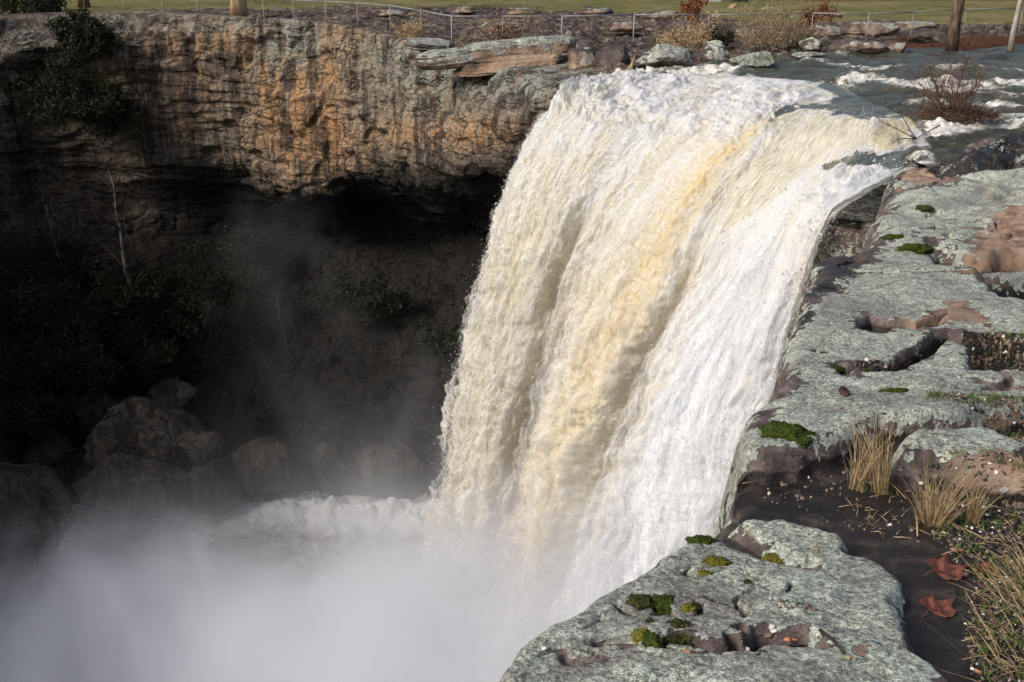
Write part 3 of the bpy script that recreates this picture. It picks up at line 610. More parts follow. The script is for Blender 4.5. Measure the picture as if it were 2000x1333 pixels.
# ------------------------------------------------------------------ the waterfall: streamlines over the brink, then free fall
SL = [  # upstream points (px,py,Y) ... brink, launch velocity
 ([(1190,148,40.5),(1135,162,37.8),(1095,186,36.2),(1072,225,35.5)], (-2.4,-1.3,-1)),
 ([(1310,143,40.5),(1230,155,38),(1160,185,35.9),(1130,225,34.6)], (-2.7,-1.6,-1)),
 ([(1450,146,40),(1370,162,37.4),(1270,200,35),(1200,240,33.4)], (-2.85,-1.6,-1)),
 ([(1640,156,37.2),(1500,178,34.8),(1400,215,33),(1330,262,32)], (-3.1,-1.2,-1)),
 ([(1700,178,34.6),(1570,202,32.4),(1485,235,30.5),(1420,275,29.5)], (-3.25,-1,-1)),
 ([(1760,210,31.6),(1650,218,30),(1595,252,28.8),(1545,320,28)], (-3.4,-1.2,-2)),
 ([(1800,230,29.6),(1712,240,27.9),(1680,275,26.8),(1630,330,26)], (-2.9,-1.3,-1.5)),
 ([(1840,288,26),(1760,298,24.8),(1650,332,23.6),(1570,390,22.5)], (-1.6,-.6,-1.5)),
 ([(1800,320,23.8),(1750,340,22.4),(1700,362,21.5),(1630,405,20.9)], (-1.35,-.4,-.8)),
]
UPN, FALN = 130, 760
cols = []
for pts, v in SL:
    P = np.array([at_Y(*p) for p in pts]); v = np.array(v)
    u = cr(P, np.linspace(0, 3, UPN))
    z0 = P[-1][2]; T = (v[2]+math.sqrt(v[2]**2+4*4.9*(z0+24.5)))/9.8
    # near-uniform spacing along the drop
    tt = np.linspace(0, 1, FALN)**.72*T
    b = P[-1]+v[None, :]*tt[:, None]; b[:, 2] -= 4.9*tt**2
    cols.append(np.vstack([u[:-1], b]))
C = np.array(cols)
back_l = C[0] + np.stack([np.full(C.shape[1], .1), np.full(C.shape[1], 1.0), np.zeros(C.shape[1])], -1)*np.concatenate([np.linspace(.1, .6, UPN-1), .6+1.6*np.linspace(0, 1, FALN)**.5])[:, None]
back_r = C[-1] + np.stack([np.full(C.shape[1], .55), np.full(C.shape[1], .5), np.zeros(C.shape[1])], -1)*np.concatenate([np.linspace(.0, .1, UPN-1), .1+1.2*np.linspace(0, 1, FALN)**.5])[:, None]
C = np.concatenate([back_l[None], C, back_r[None]])
NU = 820
par = np.interp(np.linspace(0, 1, NU), [0, .05, .97, 1], [0, 1, 9, 10])
V = cr(C, par)                                          # (NU, along, 3)
um = np.repeat(((par-1)/8)[:, None], V.shape[1], 1)
N = normals(V)
if N[NU//2, 500, 1] > 0: N = -N
sarc = np.cumsum(np.linalg.norm(np.diff(V, axis=1, prepend=V[:, :1]), axis=-1), axis=1); sarc -= sarc[:, UPN:UPN+1]
uarc = um*19.0
UPN_ = UPN
fallen = np.maximum(V[:, UPN:UPN+1, 2]-V[..., 2], 0)
ups = np.arange(V.shape[1])[None, :]/UPN                # 0 at the upstream end, 1 at the brink
rel_ = V-np.array([0, 0, CAM_Z]); dep_ = rel_[..., 1]*math.cos(PITCH)-rel_[..., 2]*math.sin(PITCH)
qx = 1000+F*rel_[..., 0]/dep_; qy = 666.5-F*(rel_[..., 1]*math.sin(PITCH)+rel_[..., 2]*math.cos(PITCH))/dep_
wob_ = 26*fbm(uarc*1.2, sarc*.6, 31, 4)
def area(poly, soft=10): return sstep(-soft, soft, sdf(qx+wob_*1.5, qy+wob_*.7, poly))*(sarc < 6)
smooth_w = np.maximum.reduce([area([(1510,222),(1560,202),(1640,192),(1790,192),(1790,226),(1740,226),(1700,240),(1640,219),(1560,216),(1515,236)], 6),
    area([(1600,325),(1660,300),(1740,293),(1790,285),(1870,292),(1800,308),(1755,332),(1700,326),(1650,322),(1615,338)], 6), area([(1590,172),(1640,150),(1700,172),(1790,212),(1700,200),(1640,192)], 8), area([(1500,120),(1740,120),(1740,150),(1600,165),(1510,158)], 6)])
curt = area([(1500,262),(1530,222),(1640,216),(1700,240),(1722,262),(1695,285),(1640,305),(1580,335),(1510,400),(1440,450),(1400,460),(1450,360)], 16)
chute = area([(1695,275),(1735,232),(1790,222),(1795,245),(1765,272),(1725,292)], 8)
t01 = sstep(0, .35, ups); amp = .20 + .42*sstep(-1, 14, sarc)
su = uarc + .80*pn(uarc*.35, sarc*.09, 3) + .34*pn(uarc*1.3, sarc*.30, 5) + .12*pn(uarc*3.5, sarc*.9, 6)    # wandering strands
us = su/19
def saw(c_, w, back=.16):                                  # a tongue of water standing proud of the one to its left
    q_ = us-c_; return sstep(-.006, .016, q_)*np.exp(-np.maximum(q_, 0)/back)*w
tong = (saw(.335, 1.5)+saw(.585, 1.5)+saw(.79, 1.2, .1)+saw(.45, .35, .06)+saw(.70, .45, .07)+saw(.90, .5, .05))*sstep(-1, 9, sarc)
ropes = fbm(su*.5, sarc*.05, 3, 3) + .45*fbm(su*1.6, sarc*.10, 6, 3)
puff = sstep(.78, .55, us)
clump = fbm(su*1.0, sarc*.26, 11, 7, .56, kind=1)*(1-puff) + fbm(su*.85, sarc*.50, 13, 7, .62, kind=1)*puff
clump2 = fbm(su*3.6+clump, sarc*1.0, 15, 5, .64, kind=1)*(1-puff) + 1.3*fbm(su*3.0+clump, sarc*2.0, 17, 5, .66, kind=1)*puff
calm = np.clip(smooth_w+.85*curt+.9*chute, 0, 1)
clearm = np.clip(curt*(.75+.3*ropes) + .9*chute, 0, 1)
yellow = np.exp(-((us-.505)/.020)**2)*sstep(-2.5, .5, sarc)*(1-.35*sstep(3, 18, sarc))*(.75+.5*fbm(su*1.1, sarc*.12, 5, 3))
yellow = np.maximum(yellow, .30*np.exp(-((us-.455)/.05)**2)*sstep(2, 8, sarc)); yellow = np.maximum(yellow, .8*chute)
disp = amp*(.75*ropes + (.80+.35*puff)*clump + .28*clump2)*(1-.80*calm) + .85*tong + .12*calm*fbm(uarc*.5, sarc*.5, 8, 3)
gr = lambda c_, w: np.exp(-((us-c_+w*.7)/w)**2)
groove = (gr(.335, .022)+gr(.585, .022)*.9+gr(.79, .016)*.7)*sstep(0, 7, sarc)
disp -= amp*groove*1.5
chop = fbm(uarc*1.0, sarc*.9, 91, 6, .62, kind=2); upz = sstep(1.5, -1.0, sarc)*sstep(.1, .3, ups)*(1-calm)*sstep(1.0, .92, um)
disp += .16*chop*upz
U = np.gradient(V, axis=0); U /= np.linalg.norm(U, axis=-1, keepdims=True)+1e-9
wL = sstep(.16, 0, um); wR = sstep(.86, 1, um); gro = np.clip(.14+.07*fallen, 0, 1.05)
lat = wL*gro*(1.1*fbm(sarc*.30, um*6, 2, 5, .6, kind=1)+.3) * -1.0 + wR*gro*.8*sstep(-1.5, 1.0, sarc)*(fbm(sarc*.5, um*6, 8, 5, .6, kind=1)+.1)
lat += .22*gro*(1-wR*sstep(1, -1.5, sarc))*fbm(su*1.2, sarc*.6, 44, 5, .6)
V2 = V + N*(disp*t01)[..., None] + U*(lat*t01)[..., None]
V2[..., 2] += (.12*(1-.9*sstep(.42, .56, um))+.10*clump*(1-calm))*sstep(1.0, -1.0, sarc)*sstep(0, .3, ups) - .30*(1-sstep(0, .14, ups)) + .22*sstep(.5, .0, ups)*sstep(.42, .6, um)*sstep(.97, .86, um)*fbm(uarc*.7, sarc*.8, 7, 4)
fray = 1.05 - .75*sstep(-.03, -.12, um)*sstep(0, 4, sarc) - .75*sstep(1.02, 1.1, um)*sstep(0, 3, sarc) - .6*(1-sstep(0, .12, ups))
fray = fray - .42*sstep(.90, 1.0, um)*sstep(1.5, 5, sarc) - .12*sstep(.08, -.02, um)*sstep(2, 6, sarc)
tanm = .55*np.exp(-((us-.15)/.14)**2)*sstep(-1, 6, sarc) + .55*groove + .25*np.exp(-((us-.5)/.10)**2) - 1.1*sstep(.58, .72, us)*sstep(0, 5, sarc) - .5*clump + .25*curt - .35*sstep(0, -2, sarc)*(um < .5)
tanm = np.clip(tanm + .22*puff*sstep(0, 6, sarc) + upz*(.25-.9*chop), -1, 1.2)
flow = np.stack([uarc, sarc, .3*fallen*0], -1)
me = grid_mesh('waterfall', V2, True, dict(flow=flow, tan=tanm, clear=clearm, still=smooth_w, fray=fray, yellow=yellow, puff=puff))
wf = tag(link('waterfall', me, M['falls']), kind='structure')
# ------------------------------------------------------------------ flying spray
def spray_mesh(name, C, S, stretch=None):
    """many tiny closed tetrahedral drops"""
    n = len(C); T = np.array([[1,1,1],[1,-1,-1],[-1,1,-1],[-1,-1,1]], float)
    q = rng.normal(size=(n, 3, 3)); q, _ = np.linalg.qr(q)
    P = np.einsum('nij,kj->nki', q, T)*S[:, None, None]
    if stretch is not None: P = P + stretch[:, None, :]*np.array([0, 0, 0, 1.0])[None, :, None]
    V = (P+C[:, None, :]).reshape(-1, 3)
    f = np.array([[0,1,2],[0,3,1],[0,2,3],[1,3,2]]); Fc = (f[None]+4*np.arange(n)[:, None, None]).reshape(-1, 3)
    return mesh_np(name, V, Fc, False)
sm = NT('spray_drops'); M['spray'] = sm.fin(sm.n('MixShader', {0: .4, 1: sm.bsdf((.93, .93, .92), .6).outputs[0], 2: sm.n('BsdfTranslucent', {'Color': (.95, .95, .95, 1)}).outputs[0]}))
idx = []
def pick(n, ulo, uhi, slo, shi, bias=1.0, side=0):
    uu = rng.random(n)**bias*(uhi-ulo)+ulo if side >= 0 else uhi-rng.random(n)**bias*(uhi-ulo)
    ii = np.clip(np.interp(uu, (par-1)/8, np.arange(NU)).astype(int), 0, NU-1); jj = rng.integers(0, V2.shape[1], n)
    s = sarc[ii, jj]; ok = (s > slo) & (s < shi); return ii[ok], jj[ok]
Cs, Ss, St = [], [], []
for (n, a, b, slo, shi, bias, side, out, lt, sz) in (
    (26000, -.03, .03, 0, 26, 1.2, 1, .20, -.25, .0045), (20000, .95, 1.02, 0, 22, 2.0, -1, .18, .25, .0045), (40000, 0, 1, 0, 26, 1, 1, .18, 0, .007), (30000, 0, 1, -4, 1, 1, 1, .14, 0, .006)):
    i, j = pick(n, a, b, slo, shi, bias, side); m = len(i)
    fl_ = np.clip(fallen[i, j]/12, .15, 1)[:, None]
    p = V2[i, j] + N[i, j]*(rng.exponential(out, m)[:, None]*fl_) + U[i, j]*(np.abs(rng.exponential(1, m))*lt)[:, None]*fl_ + rng.normal(size=(m, 3))*.05
    Cs.append(p); Ss.append(sz*(.4+rng.exponential(.6, m))*(1.0)); St.append(np.stack([0*i, 0*i, rng.random(m)*.05*fl_[:, 0]], -1))
me = spray_mesh('spray', np.vstack(Cs), np.concatenate(Ss), np.vstack(St))
tag(link('spray', me, M['spray']), 'white spray drops flying off the edges of the waterfall', 'spray', kind='stuff')

# thin torn veils of foam hanging in front of the main sheet
for q_, (off, sd_, den, lat_, st_) in enumerate(((.22, 3, .62, .35, 0), (.50, 9, .50, .8, 1.0))):
    sl_ = (slice(None, None, 2), slice(60, None, 2)); Vv = V2[sl_].copy(); Nv = N[sl_]; Uv = U[sl_]; sa = sarc[sl_]; ua = uarc[sl_]; uu_ = um[sl_]; fa = fallen[sl_]
    g_ = sstep(-2, 8, sa)*(.35+.65*np.clip(fa/12, 0, 1))
    bil = fbm(ua*.9+sd_, sa*.22, sd_, 6, .6, kind=1)
    Vv = Vv + Nv*(g_*(off+off*1.1*bil))[..., None] + Uv*(lat_*g_*(sstep(.95, 1.1, uu_)-1.4*sstep(.08, -.1, uu_))*(1+.8*fbm(sa*.5, uu_*5, sd_, 4)))[..., None]
    edge_ = sstep(-.12, -.02, uu_)*sstep(1.12, 1.03, uu_)
    calm_ = calm[sl_] if calm.shape == um.shape else 0
    fr2 = (den+.30*bil)*edge_*sstep(st_-1.5, st_+3, sa) - .8*calm_ - .45*(1-edge_)
    me = grid_mesh('water_veil', Vv, True, dict(flow=np.stack([ua+sd_*7.7, sa+sd_*3.1, 0*ua], -1), tan=tanm[sl_]*.6-.15, clear=0*ua, still=0*ua, fray=fr2, yellow=yellow[sl_]*.45, puff=puff[sl_]))
    link('water_veil', me, M['veil'], wf)

# ------------------------------------------------------------------ plunge pool with whitewater waves
nx, ny = 620, 520
ys = 14*(66/14)**np.linspace(0, 1, ny); Yp = np.repeat(ys[:, None], nx, 1); Xp = -48+60*np.repeat(np.linspace(0, 1, nx)[None, :], ny, 0)
w1 = fbm(Xp*.22, Yp*.34, 1, 6, .6); w2 = fbm(Xp*.8+Yp*.3, Yp*1.1, 5, 5, .65, kind=2)
crest = np.exp(-((Yp-(47.2-.06*(Xp+4)+.9*pn(Xp*.25, 2, 0)))/1.3)**2)*sstep(-24, -8, Xp)*sstep(2, -3, Xp)
Zp = -24 + .75*w1 + .28*w2 + crest*(.8+1.1*fbm(Xp*.6, Yp*.6, 9, 6, .65))
fo = np.clip(.30 + .35*w1 + .8*crest*(.5+w2) + .30*np.exp(-(((Xp+1)/9)**2+((Yp-28)/9)**2)), 0, 1.0)
me = grid_mesh('plunge_pool', np.stack([Xp, Yp, Zp], -1), True, dict(foam=fo, flow=np.stack([Xp*.8+Yp*.2, Yp*.8, Zp], -1)))
def mat_pool():
    t = NT('churning_pool'); fm = t.attr('foam'); fl = t.attrv('flow')
    n1 = t.noise(fl, 1, 7, .72, 1.2, st=(.7, .9, 1)); n2 = t.noise(fl, 1, 6, .7, 1.0, st=(3, 3.6, 1))
    e = t.math('ADD', fm, t.math('ADD', t.math('MULTIPLY', n1, .9), t.math('MULTIPLY', n2, .5)))
    col = t.mix(t.mr(e, .92, 1.35), t.mix(n2, (.30, .27, .20), (.40, .37, .29)), (.86, .85, .80))
    return t.fin(t.bsdf(col, .5, t.bump(t.math('ADD', t.math('MULTIPLY', n1, .4), t.math('MULTIPLY', n2, .15)), .9, 1.0), .4))
M['pool'] = mat_pool()
tag(link('plunge_pool', me, M['pool']), kind='structure')

# ------------------------------------------------------------------ plateau beyond the gorge and river, out to the horizon
def gz(X, Y): return .18 + .012*np.maximum(np.asarray(Y, float)-45, 0) - .004*np.maximum(np.asarray(Y, float)-200, 0)
GE = [(-3000,60,30),(-1100,40,48),(-520,28,59),(-200,28,64.5),(0,28,64.5),(120,24,64.5),(240,24,64.5),(380,28,63.5),(510,37,60.5),(640,46,58.5),(740,64,55.5),(850,90,50.5),(960,92,49.8),(1070,90,49.5),(1150,118,43.5),(1190,146,40.6),(1300,146,40.5),(1450,134,41.5),(1560,112,44.5),(1700,106,46),(1900,99,49),(2000,99,49.5),(2300,97,50),(3200,80,60)]
ge = np.array([at_Y(*p)[:2] for p in GE])
ncol, nrow = 820, 420
q = cr(ge, np.interp(np.linspace(0, 1, ncol), [0, .08, .94, 1], [0, 3, 21, 23]))
tt = np.linspace(0, 1, nrow)**2.6
dirx = q[:, 0]/np.hypot(q[:, 0], q[:, 1]); diry = q[:, 1]/np.hypot(q[:, 0], q[:, 1])
Rr = np.hypot(q[:, 0], q[:, 1])
rad = Rr[:, None] + np.concatenate([np.linspace(0, 50, 300), 50+ (np.linspace(0, 1, 121)[1:]**2.4)*1500])[None, :]
Xq = dirx[:, None]*rad; Yq = diry[:, None]*rad
edge0 = sstep(0, 1.5, rad-Rr[:, None])
rel = fbm(Xq*.35, Yq*.6, 1, 5, .6, kind=1)
px_q = 1000+Xq*F/(Yq*1.04)
gline = np.interp(px_q, [-500,0,400,900,1150,1350,1500,1700,1900,2400], [68,70,72,76,70,68,61,60,62,60])
grassm = sstep(-2.5, 2.5, Yq-gline+5*fbm(Xq*.12, Yq*.12, 3, 3))
litm = sstep(1600, 1760, px_q)*sstep(58, 52, Yq)
litm = np.maximum(litm, .5*sstep(1480, 1600, px_q)*sstep(56, 50, Yq))
litm = np.maximum(litm, sstep(1250, 1500, px_q)*sstep(78, 84, Yq))
Zq = gz(Xq, Yq) - .45*(1-edge0)*(px_q > 1150) - .25*(1-edge0)*(px_q <= 1150) + (.50*rel+.20*fbm(Xq*1.5, Yq*2.4, 6, 4, kind=1))*(1-.92*grassm)*edge0*(1-.7*litm)
me = grid_mesh('ground', np.stack([Xq, Yq, Zq], -1), False, dict(grass=grassm, litter=litm))
go = tag(link('ground', me, M['ground']), kind='structure')
if me.polygons[len(me.polygons)//2].normal.z < 0: me.flip_normals()

# ------------------------------------------------------------------ boulders
def rock_mesh(name, dims, seed, sub=5, rough=.22, flat=0.0, strata=0.0, cuts=5, box=0.0):
    bm = bmesh.new(); bmesh.ops.create_icosphere(bm, subdivisions=sub, radius=1.0)
    v = np.array([w.co[:] for w in bm.verts]); r = np.random.default_rng(seed)
    for _ in range(cuts):                                # knock flat faces off
        nrm = r.normal(size=3); nrm /= np.linalg.norm(nrm); c_ = .50+.32*r.random()
        dd_ = v@nrm; v = v - nrm*np.maximum(dd_-c_, 0)[:, None]*.85
    o = seed*3.7
    dn = rough*(fbm(v[:, 0]*1.1+o, v[:, 1]*1.1, v[:, 2]*1.1, 4) + .35*fbm(v[:, 0]*4+o, v[:, 1]*4, v[:, 2]*6, 4))
    dn = dn + strata*fbm(v[:, 0]*.5+o, v[:, 1]*.5, v[:, 2]*5, 2)
    if box: v = np.sign(v)*np.abs(v)**(1-box)*.88
    v = v*(1+dn)[:, None]
    if flat: v[:, 2] = np.where(v[:, 2] > flat, flat+(v[:, 2]-flat)*.3, v[:, 2])
    v = v*np.array(dims)
    for w, c_ in zip(bm.verts, v): w.co = c_
    me = bpy.data.meshes.new(name); bm.to_mesh(me); bm.free()
    me.polygons.foreach_set('use_smooth', np.ones(len(me.polygons), bool)); return me
BM = dict(lich=mat_boulder('lichen_boulder', .08, -.2, 0, .8), gray=mat_boulder('grey_boulder', -.05, 0, 0, .6), org=mat_boulder('orange_boulder', -.4, .35, 0, 1.2),
          dark=mat_boulder('damp_boulder', -.4, -.1, .35, .4), tan=mat_boulder('tan_boulder', -.4, .12, .1, .5), mossy=mat_boulder('mossy_boulder', .25, -.3, 0, .8, .6), slab=mat_boulder('slab_stone', .12, .02, 0, .5))
def boulder(px, py, Y, dims, mat, label, seed, group=None, rz=0, tilt=0, **kw):
    kw.setdefault('cuts', 9)
    if group == 'boulders beside the plunge pool': kw.update(cuts=15, rough=.24)
    """(px,py,Y) is the middle of the stone; dims are its half sizes"""
    p = at_Y(px, py, Y); me = rock_mesh('boulder', dims, seed, **kw)
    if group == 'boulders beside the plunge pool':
        at_ = me.attributes.new('painted_shade', 'FLOAT', 'POINT'); at_.data.foreach_set('value', np.full(len(me.vertices), .35 if mat == 'tan' else .6, np.float32))  # boulders darkened evenly, painted shade against the sun reaching them
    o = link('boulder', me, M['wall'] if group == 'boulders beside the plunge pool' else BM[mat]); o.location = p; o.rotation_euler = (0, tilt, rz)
    return tag(o, label, 'boulder', group)
G1 = 'boulders along the far river bank'; G2 = 'boulders beside the plunge pool'; G3 = 'rocks on the plateau by the fence'
# long overhanging slab on the brink: two blocks split by a crack
boulder(1055, 90, 46.5, (1.75, 1.3, .50), 'slab', 'long rounded grey slab end jutting over the cliff brink right of a crack', 11, rz=.05, tilt=-.05, cuts=1, rough=.14, box=.42)
boulder(965, 98, 46.5, (1.6, 1.3, .46), 'slab', 'grey slab block on the cliff brink just left of the crack', 12, rz=.05, tilt=-.10, cuts=1, rough=.16, strata=.06, box=.42)
boulder(885, 112, 46.2, (1.9, 1.4, .46), 'slab', 'thin grey layered slab sloping down at the cliff brink', 13, rz=.05, tilt=-.12, cuts=2, rough=.2, strata=.14, box=.35)
boulder(838, 88, 50, (1.35, 1.2, .30), 'lich', 'flat pale lichen crusted rock at the brink left of the long slab', 14, tilt=.04, strata=.12, box=.4, rough=.25)
boulder(1000, 124, 45.5, (3.0, 1.4, .42), 'tan', 'tan block wedged beneath the long overhanging slab', 15, tilt=-.08, strata=.12, box=.45)
boulder(1135, 122, 43.5, (.8, .9, .75), 'gray', 'grey lichen spotted boulder right of the tan block', 16)
boulder(1293, 120, 42, (1.2, 1.0, .66), 'lich', 'large lichen covered boulder on the far bank above the whitewater', 21, G1)
boulder(1395, 108, 43, (.58, .6, .62), 'lich', 'tall pale boulder with an orange patch on the far bank', 22, G1)
boulder(1465, 122, 42.5, (1.15, .8, .38), 'mossy', 'low flat lichen boulder sloping into the far edge of the river', 23, G1, tilt=-.15)
boulder(1580, 108, 45, (.75, .5, .22), 'mossy', 'small low mossy rock at the waterline of the far bank', 24, G1)
boulder(1200, 118, 43, (.8, .8, .6), 'dark', 'dark brown rock on the bank beside a stranded root', 25, G1)
boulder(1588, 90, 48, (.62, .5, .38), 'lich', 'pale boulder behind the brush on the far bank', 26, G1)
boulder(1655, 96, 48, (.95, .8, .48), 'gray', 'grey boulder at the foot of the right fence posts', 27, G1)
boulder(1680, 56, 56, (1.9, 1.2, .65), 'gray', 'broad grey outcrop behind the fence in the middle of the right bank', 28, G1, strata=.1)
boulder(1765, 52, 60, (1.9, 1.2, .45), 'gray', 'low grey outcrop behind the fence nearer the tree', 29, G1, strata=.1)
boulder(1815, 76, 52, (1.0, .9, .48), 'dark', 'dark rounded boulder beside the thick tree trunk', 30, G1)
boulder(1700, 96, 47.5, (.9, .7, .42), 'gray', 'grey boulder between the waterline and the dark round boulder', 31, G1)
boulder(1745, 93, 48, (.8, .6, .33), 'gray', 'small grey boulder left of the leaf litter', 32, G1)
boulder(1610, 62, 56, (1.3, 1.0, .5), 'gray', 'grey outcrop left of the broad one behind the fence', 33, G1, strata=.1)
boulder(1431, 17, 74, (.42, .4, .38), 'org', 'orange boulder on the grass edge beyond the fence', 41, G3)
boulder(1457, 22, 73, (.36, .4, .2), 'org', 'small flat orange rock next to the orange boulder', 42, G3)
boulder(1497, 22, 73, (.75, .6, .28), 'mossy', 'mossy grey rock on the grass edge right of the orange rocks', 43, G3)
boulder(1392, 4, 80, (.95, .7, .3), 'lich', 'pale flat rock at the top edge of the grass', 44, G3)
boulder(1437, 2, 80, (.95, .7, .32), 'lich', 'pale rock at the top of the lawn above the orange boulder', 45, G3)
boulder(1610, 32, 66, (1.1, .6, .22), 'gray', 'low grey rock in the grass above the right fence', 46, G3)
r_ = random.Random(4)
for i, (px, py, Y, s, lb) in enumerate([(905,20,69,.9,'left of the tall fence post'),(1010,24,68,1.0,'above the long slab'),(1160,22,69,1.1,'above the end of the long slab'),(1290,30,65,1.0,'right of the tall fence post'),(760,26,67,1.0,'left of centre behind the fence'),(980,52,58,1.1,'just behind the long slab'),(1215,52,56,1.0,'behind the boulders of the bank'),(1340,66,53,.9,'above the large lichen boulder'),(1450,64,54,1.0,'behind the pale brush')]):
    boulder(px, py, Y, (s*1.3, s*.8, s*.30), 'gray', 'low weathered grey outcrop in the heath ' + lb, 50+i, G3, strata=.2, sub=4, rough=.4, box=.25)
# gorge boulders
boulder(290, 855, 49.5, (3.6, 2.6, 2.3), 'tan', 'big tan cracked boulder on the talus above the pool', 61, G2, rz=.4, strata=.05)
boulder(378, 872, 48.4, (1.15, 1.2, 1.15), 'tan', 'rounded tan boulder at the right end of the big cracked one', 62, G2)
boulder(422, 868, 49, (.85, .9, .9), 'gray', 'small pale block right of the big tan boulder', 63, G2, cuts=8)
boulder(255, 945, 46.6, (3.8, 2.4, 1.75), 'tan', 'wide smooth reddish slab boulder at the water edge', 64, G2, rz=-.1, cuts=3, rough=.12)
boulder(400, 950, 47.3, (1.9, 1.6, 1.5), 'dark', 'dark boulder in thin mist right of the wide slab boulder', 65, G2)
boulder(520, 920, 49.0, (2.2, 1.6, 1.8), 'dark', 'dark boulder behind the breaking wave in the mist', 66, G2)
boulder(640, 905, 50.5, (1.3, 1.2, 1.1), 'gray', 'pale rounded boulder half lost in the mist', 67, G2)
boulder(760, 905, 50.5, (2.6, 1.6, 1.7), 'dark', 'dark rock in the mist nearest the left edge of the falls', 68, G2)
boulder(40, 960, 43.5, (2.6, 2.4, 2.1), 'dark', 'brown boulder at the left edge of the pool', 69, G2, cuts=3)
boulder(55, 1035, 41.5, (2.3, 2.2, 1.5), 'dark', 'low brown boulder below the left edge boulder', 70, G2, cuts=3)
boulder(30, 1180, 36.5, (3.1, 2.6, 2.9), 'dark', 'large dark boulder in the lower left corner of the gorge', 71, G2, cuts=3)
boulder(90, 870, 50, (1.6, 1.5, 1.0), 'dark', 'dim brown rock left of the big tan boulder', 72, G2)
boulder(-30, 880, 49, (2.4, 1.8, 1.6), 'dark', 'dim rock at the far left of the talus', 73, G2)
boulder(190, 800, 52, (1.9, 1.4, 1.2), 'dark', 'shadowed block above the big tan boulder', 74, G2, cuts=8)
boulder(330, 770, 53, (1.7, 1.4, 1.1), 'dark', 'shadowed reddish block in the middle of the talus', 75, G2, cuts=8)

# ------------------------------------------------------------------ tubes, trees and brush
def tube(bm, pts, radii, n=6):
    rings = []; pts = [Vector(p) for p in pts]
    for i, p in enumerate(pts):
        d = (pts[min(i+1, len(pts)-1)]-pts[max(i-1, 0)]).normalized()
        a = d.orthogonal().normalized() if i == 0 else (a - d*a.dot(d)).normalized()
        b = d.cross(a)
        rings.append([bm.verts.new(p+(a*math.cos(2*math.pi*k/n)+b*math.sin(2*math.pi*k/n))*radii[i]) for k in range(n)])
    for r0, r1 in zip(rings, rings[1:]):
        for k in range(n): f = bm.faces.new((r0[k], r0[(k+1) % n], r1[(k+1) % n], r1[k])); f.smooth = True
    bm.faces.new(rings[0][::-1]); bm.faces.new(rings[-1])
def bm_link(bm, name, mat, parent=None):
    me = bpy.data.meshes.new(name); bm.to_mesh(me); bm.free(); return link(name, me, mat, parent)
def branch(bm, p, d, L, r, rnd, lev, tips, wig=.25, gravity=0.0, n=5, kids=3):
    pts = [p.copy()]; rad = [r]; q = p.copy(); dd = d.normalized(); segs = 5
    for i in range(segs):
        dd = (dd + Vector((rnd.gauss(0, wig), rnd.gauss(0, wig), rnd.gauss(0, wig)+gravity))*.5).normalized()
        q = q + dd*L/segs; pts.append(q.copy()); rad.append(r*(1-.8*(i+1)/segs))
        if lev > 0 and i >= 1:
            for _ in range(kids if i < segs-1 else 1):
                if rnd.random() < .62:
                    side = Vector((rnd.gauss(0, 1), rnd.gauss(0, 1), rnd.gauss(0, .7))).normalized()
                    branch(bm, q.copy(), (dd*.8+side*.9), L*rnd.uniform(.35, .6), rad[-1]*.6+.0008, rnd, lev-1, tips, wig, gravity, max(3, n-1), kids)
    tube(bm, pts, rad, n); tips.append(q.copy())
def leaves_np(tips, n, spread, size, rnd_seed, flat=1.0):
    r = np.random.default_rng(rnd_seed); T = np.array([t[:] for t in tips]); k = r.integers(0, len(T), n)
    c_ = T[k] + r.normal(size=(n, 3))*spread*np.array([1, 1, flat])
    a = r.normal(size=(n, 3)); a /= np.linalg.norm(a, axis=1)[:, None]; b = np.cross(a, r.normal(size=(n, 3))); b /= np.linalg.norm(b, axis=1)[:, None]
    s = (size*(.6+.8*r.random(n)))[:, None]
    V = np.stack([c_-a*s, c_-b*s*.45, c_+a*s, c_+b*s*.45], 1).reshape(-1, 3)
    return V, np.arange(n*4).reshape(-1, 4)
def pine(px, py, Y, rad, h, mat, label, lean=0.0, name='pine_tree', seed=1):
    p = at_Y(px, py, Y); p[2] = float(gz(p[0], p[1]))-.1; root = empty(name, p); rnd = random.Random(seed)
    tag(root, label, 'tree'); bm = bmesh.new(); n = 14
    pts = [Vector((lean*k/n*h + rnd.gauss(0, .03), rnd.gauss(0, .03), h*(k/n))) for k in range(n+1)]
    tube(bm, pts, [rad*(1.25 if k == 0 else 1-.75*k/n) for k in range(n+1)], 14)
    tr = bm_link(bm, 'trunk', mat, root); lb = bmesh.new(); tips = []
    for k in range(16):
        z_ = h*(.55+.42*k/16); a = rnd.random()*6.28
        branch(lb, Vector((lean*z_, 0, z_)), Vector((math.cos(a), math.sin(a), .3)), h*.2*(1.25-k/20), rad*.22, rnd, 1, tips)
    bm_link(lb, 'limb', mat, tr)
    V_, F_ = leaves_np(tips, 5000, .5, .16, seed, .6); link('crown', mesh_np('crown', V_, F_, False), M['pine'], root)
    return root
pine(1860, 92, 48.5, .25, 17, M['bark'], 'thick brown pine trunk on the leaf covered far bank', .01, seed=3)
pine(1974, 98, 48.5, .13, 13, M['paleb'], 'thin pale tree trunk at the right edge of the far bank', .012, name='slender_tree', seed=4)
pine(468, 30, 66, .50, 16, M['tanb'], 'thick tan tree trunk standing behind the left cliff brink', 0, name='broad_tree', seed=5)
pine(165, 16, 74, .36, 15, M['bark'], 'dark tree trunk at the top left beyond the brink shrub', 0, seed=6)

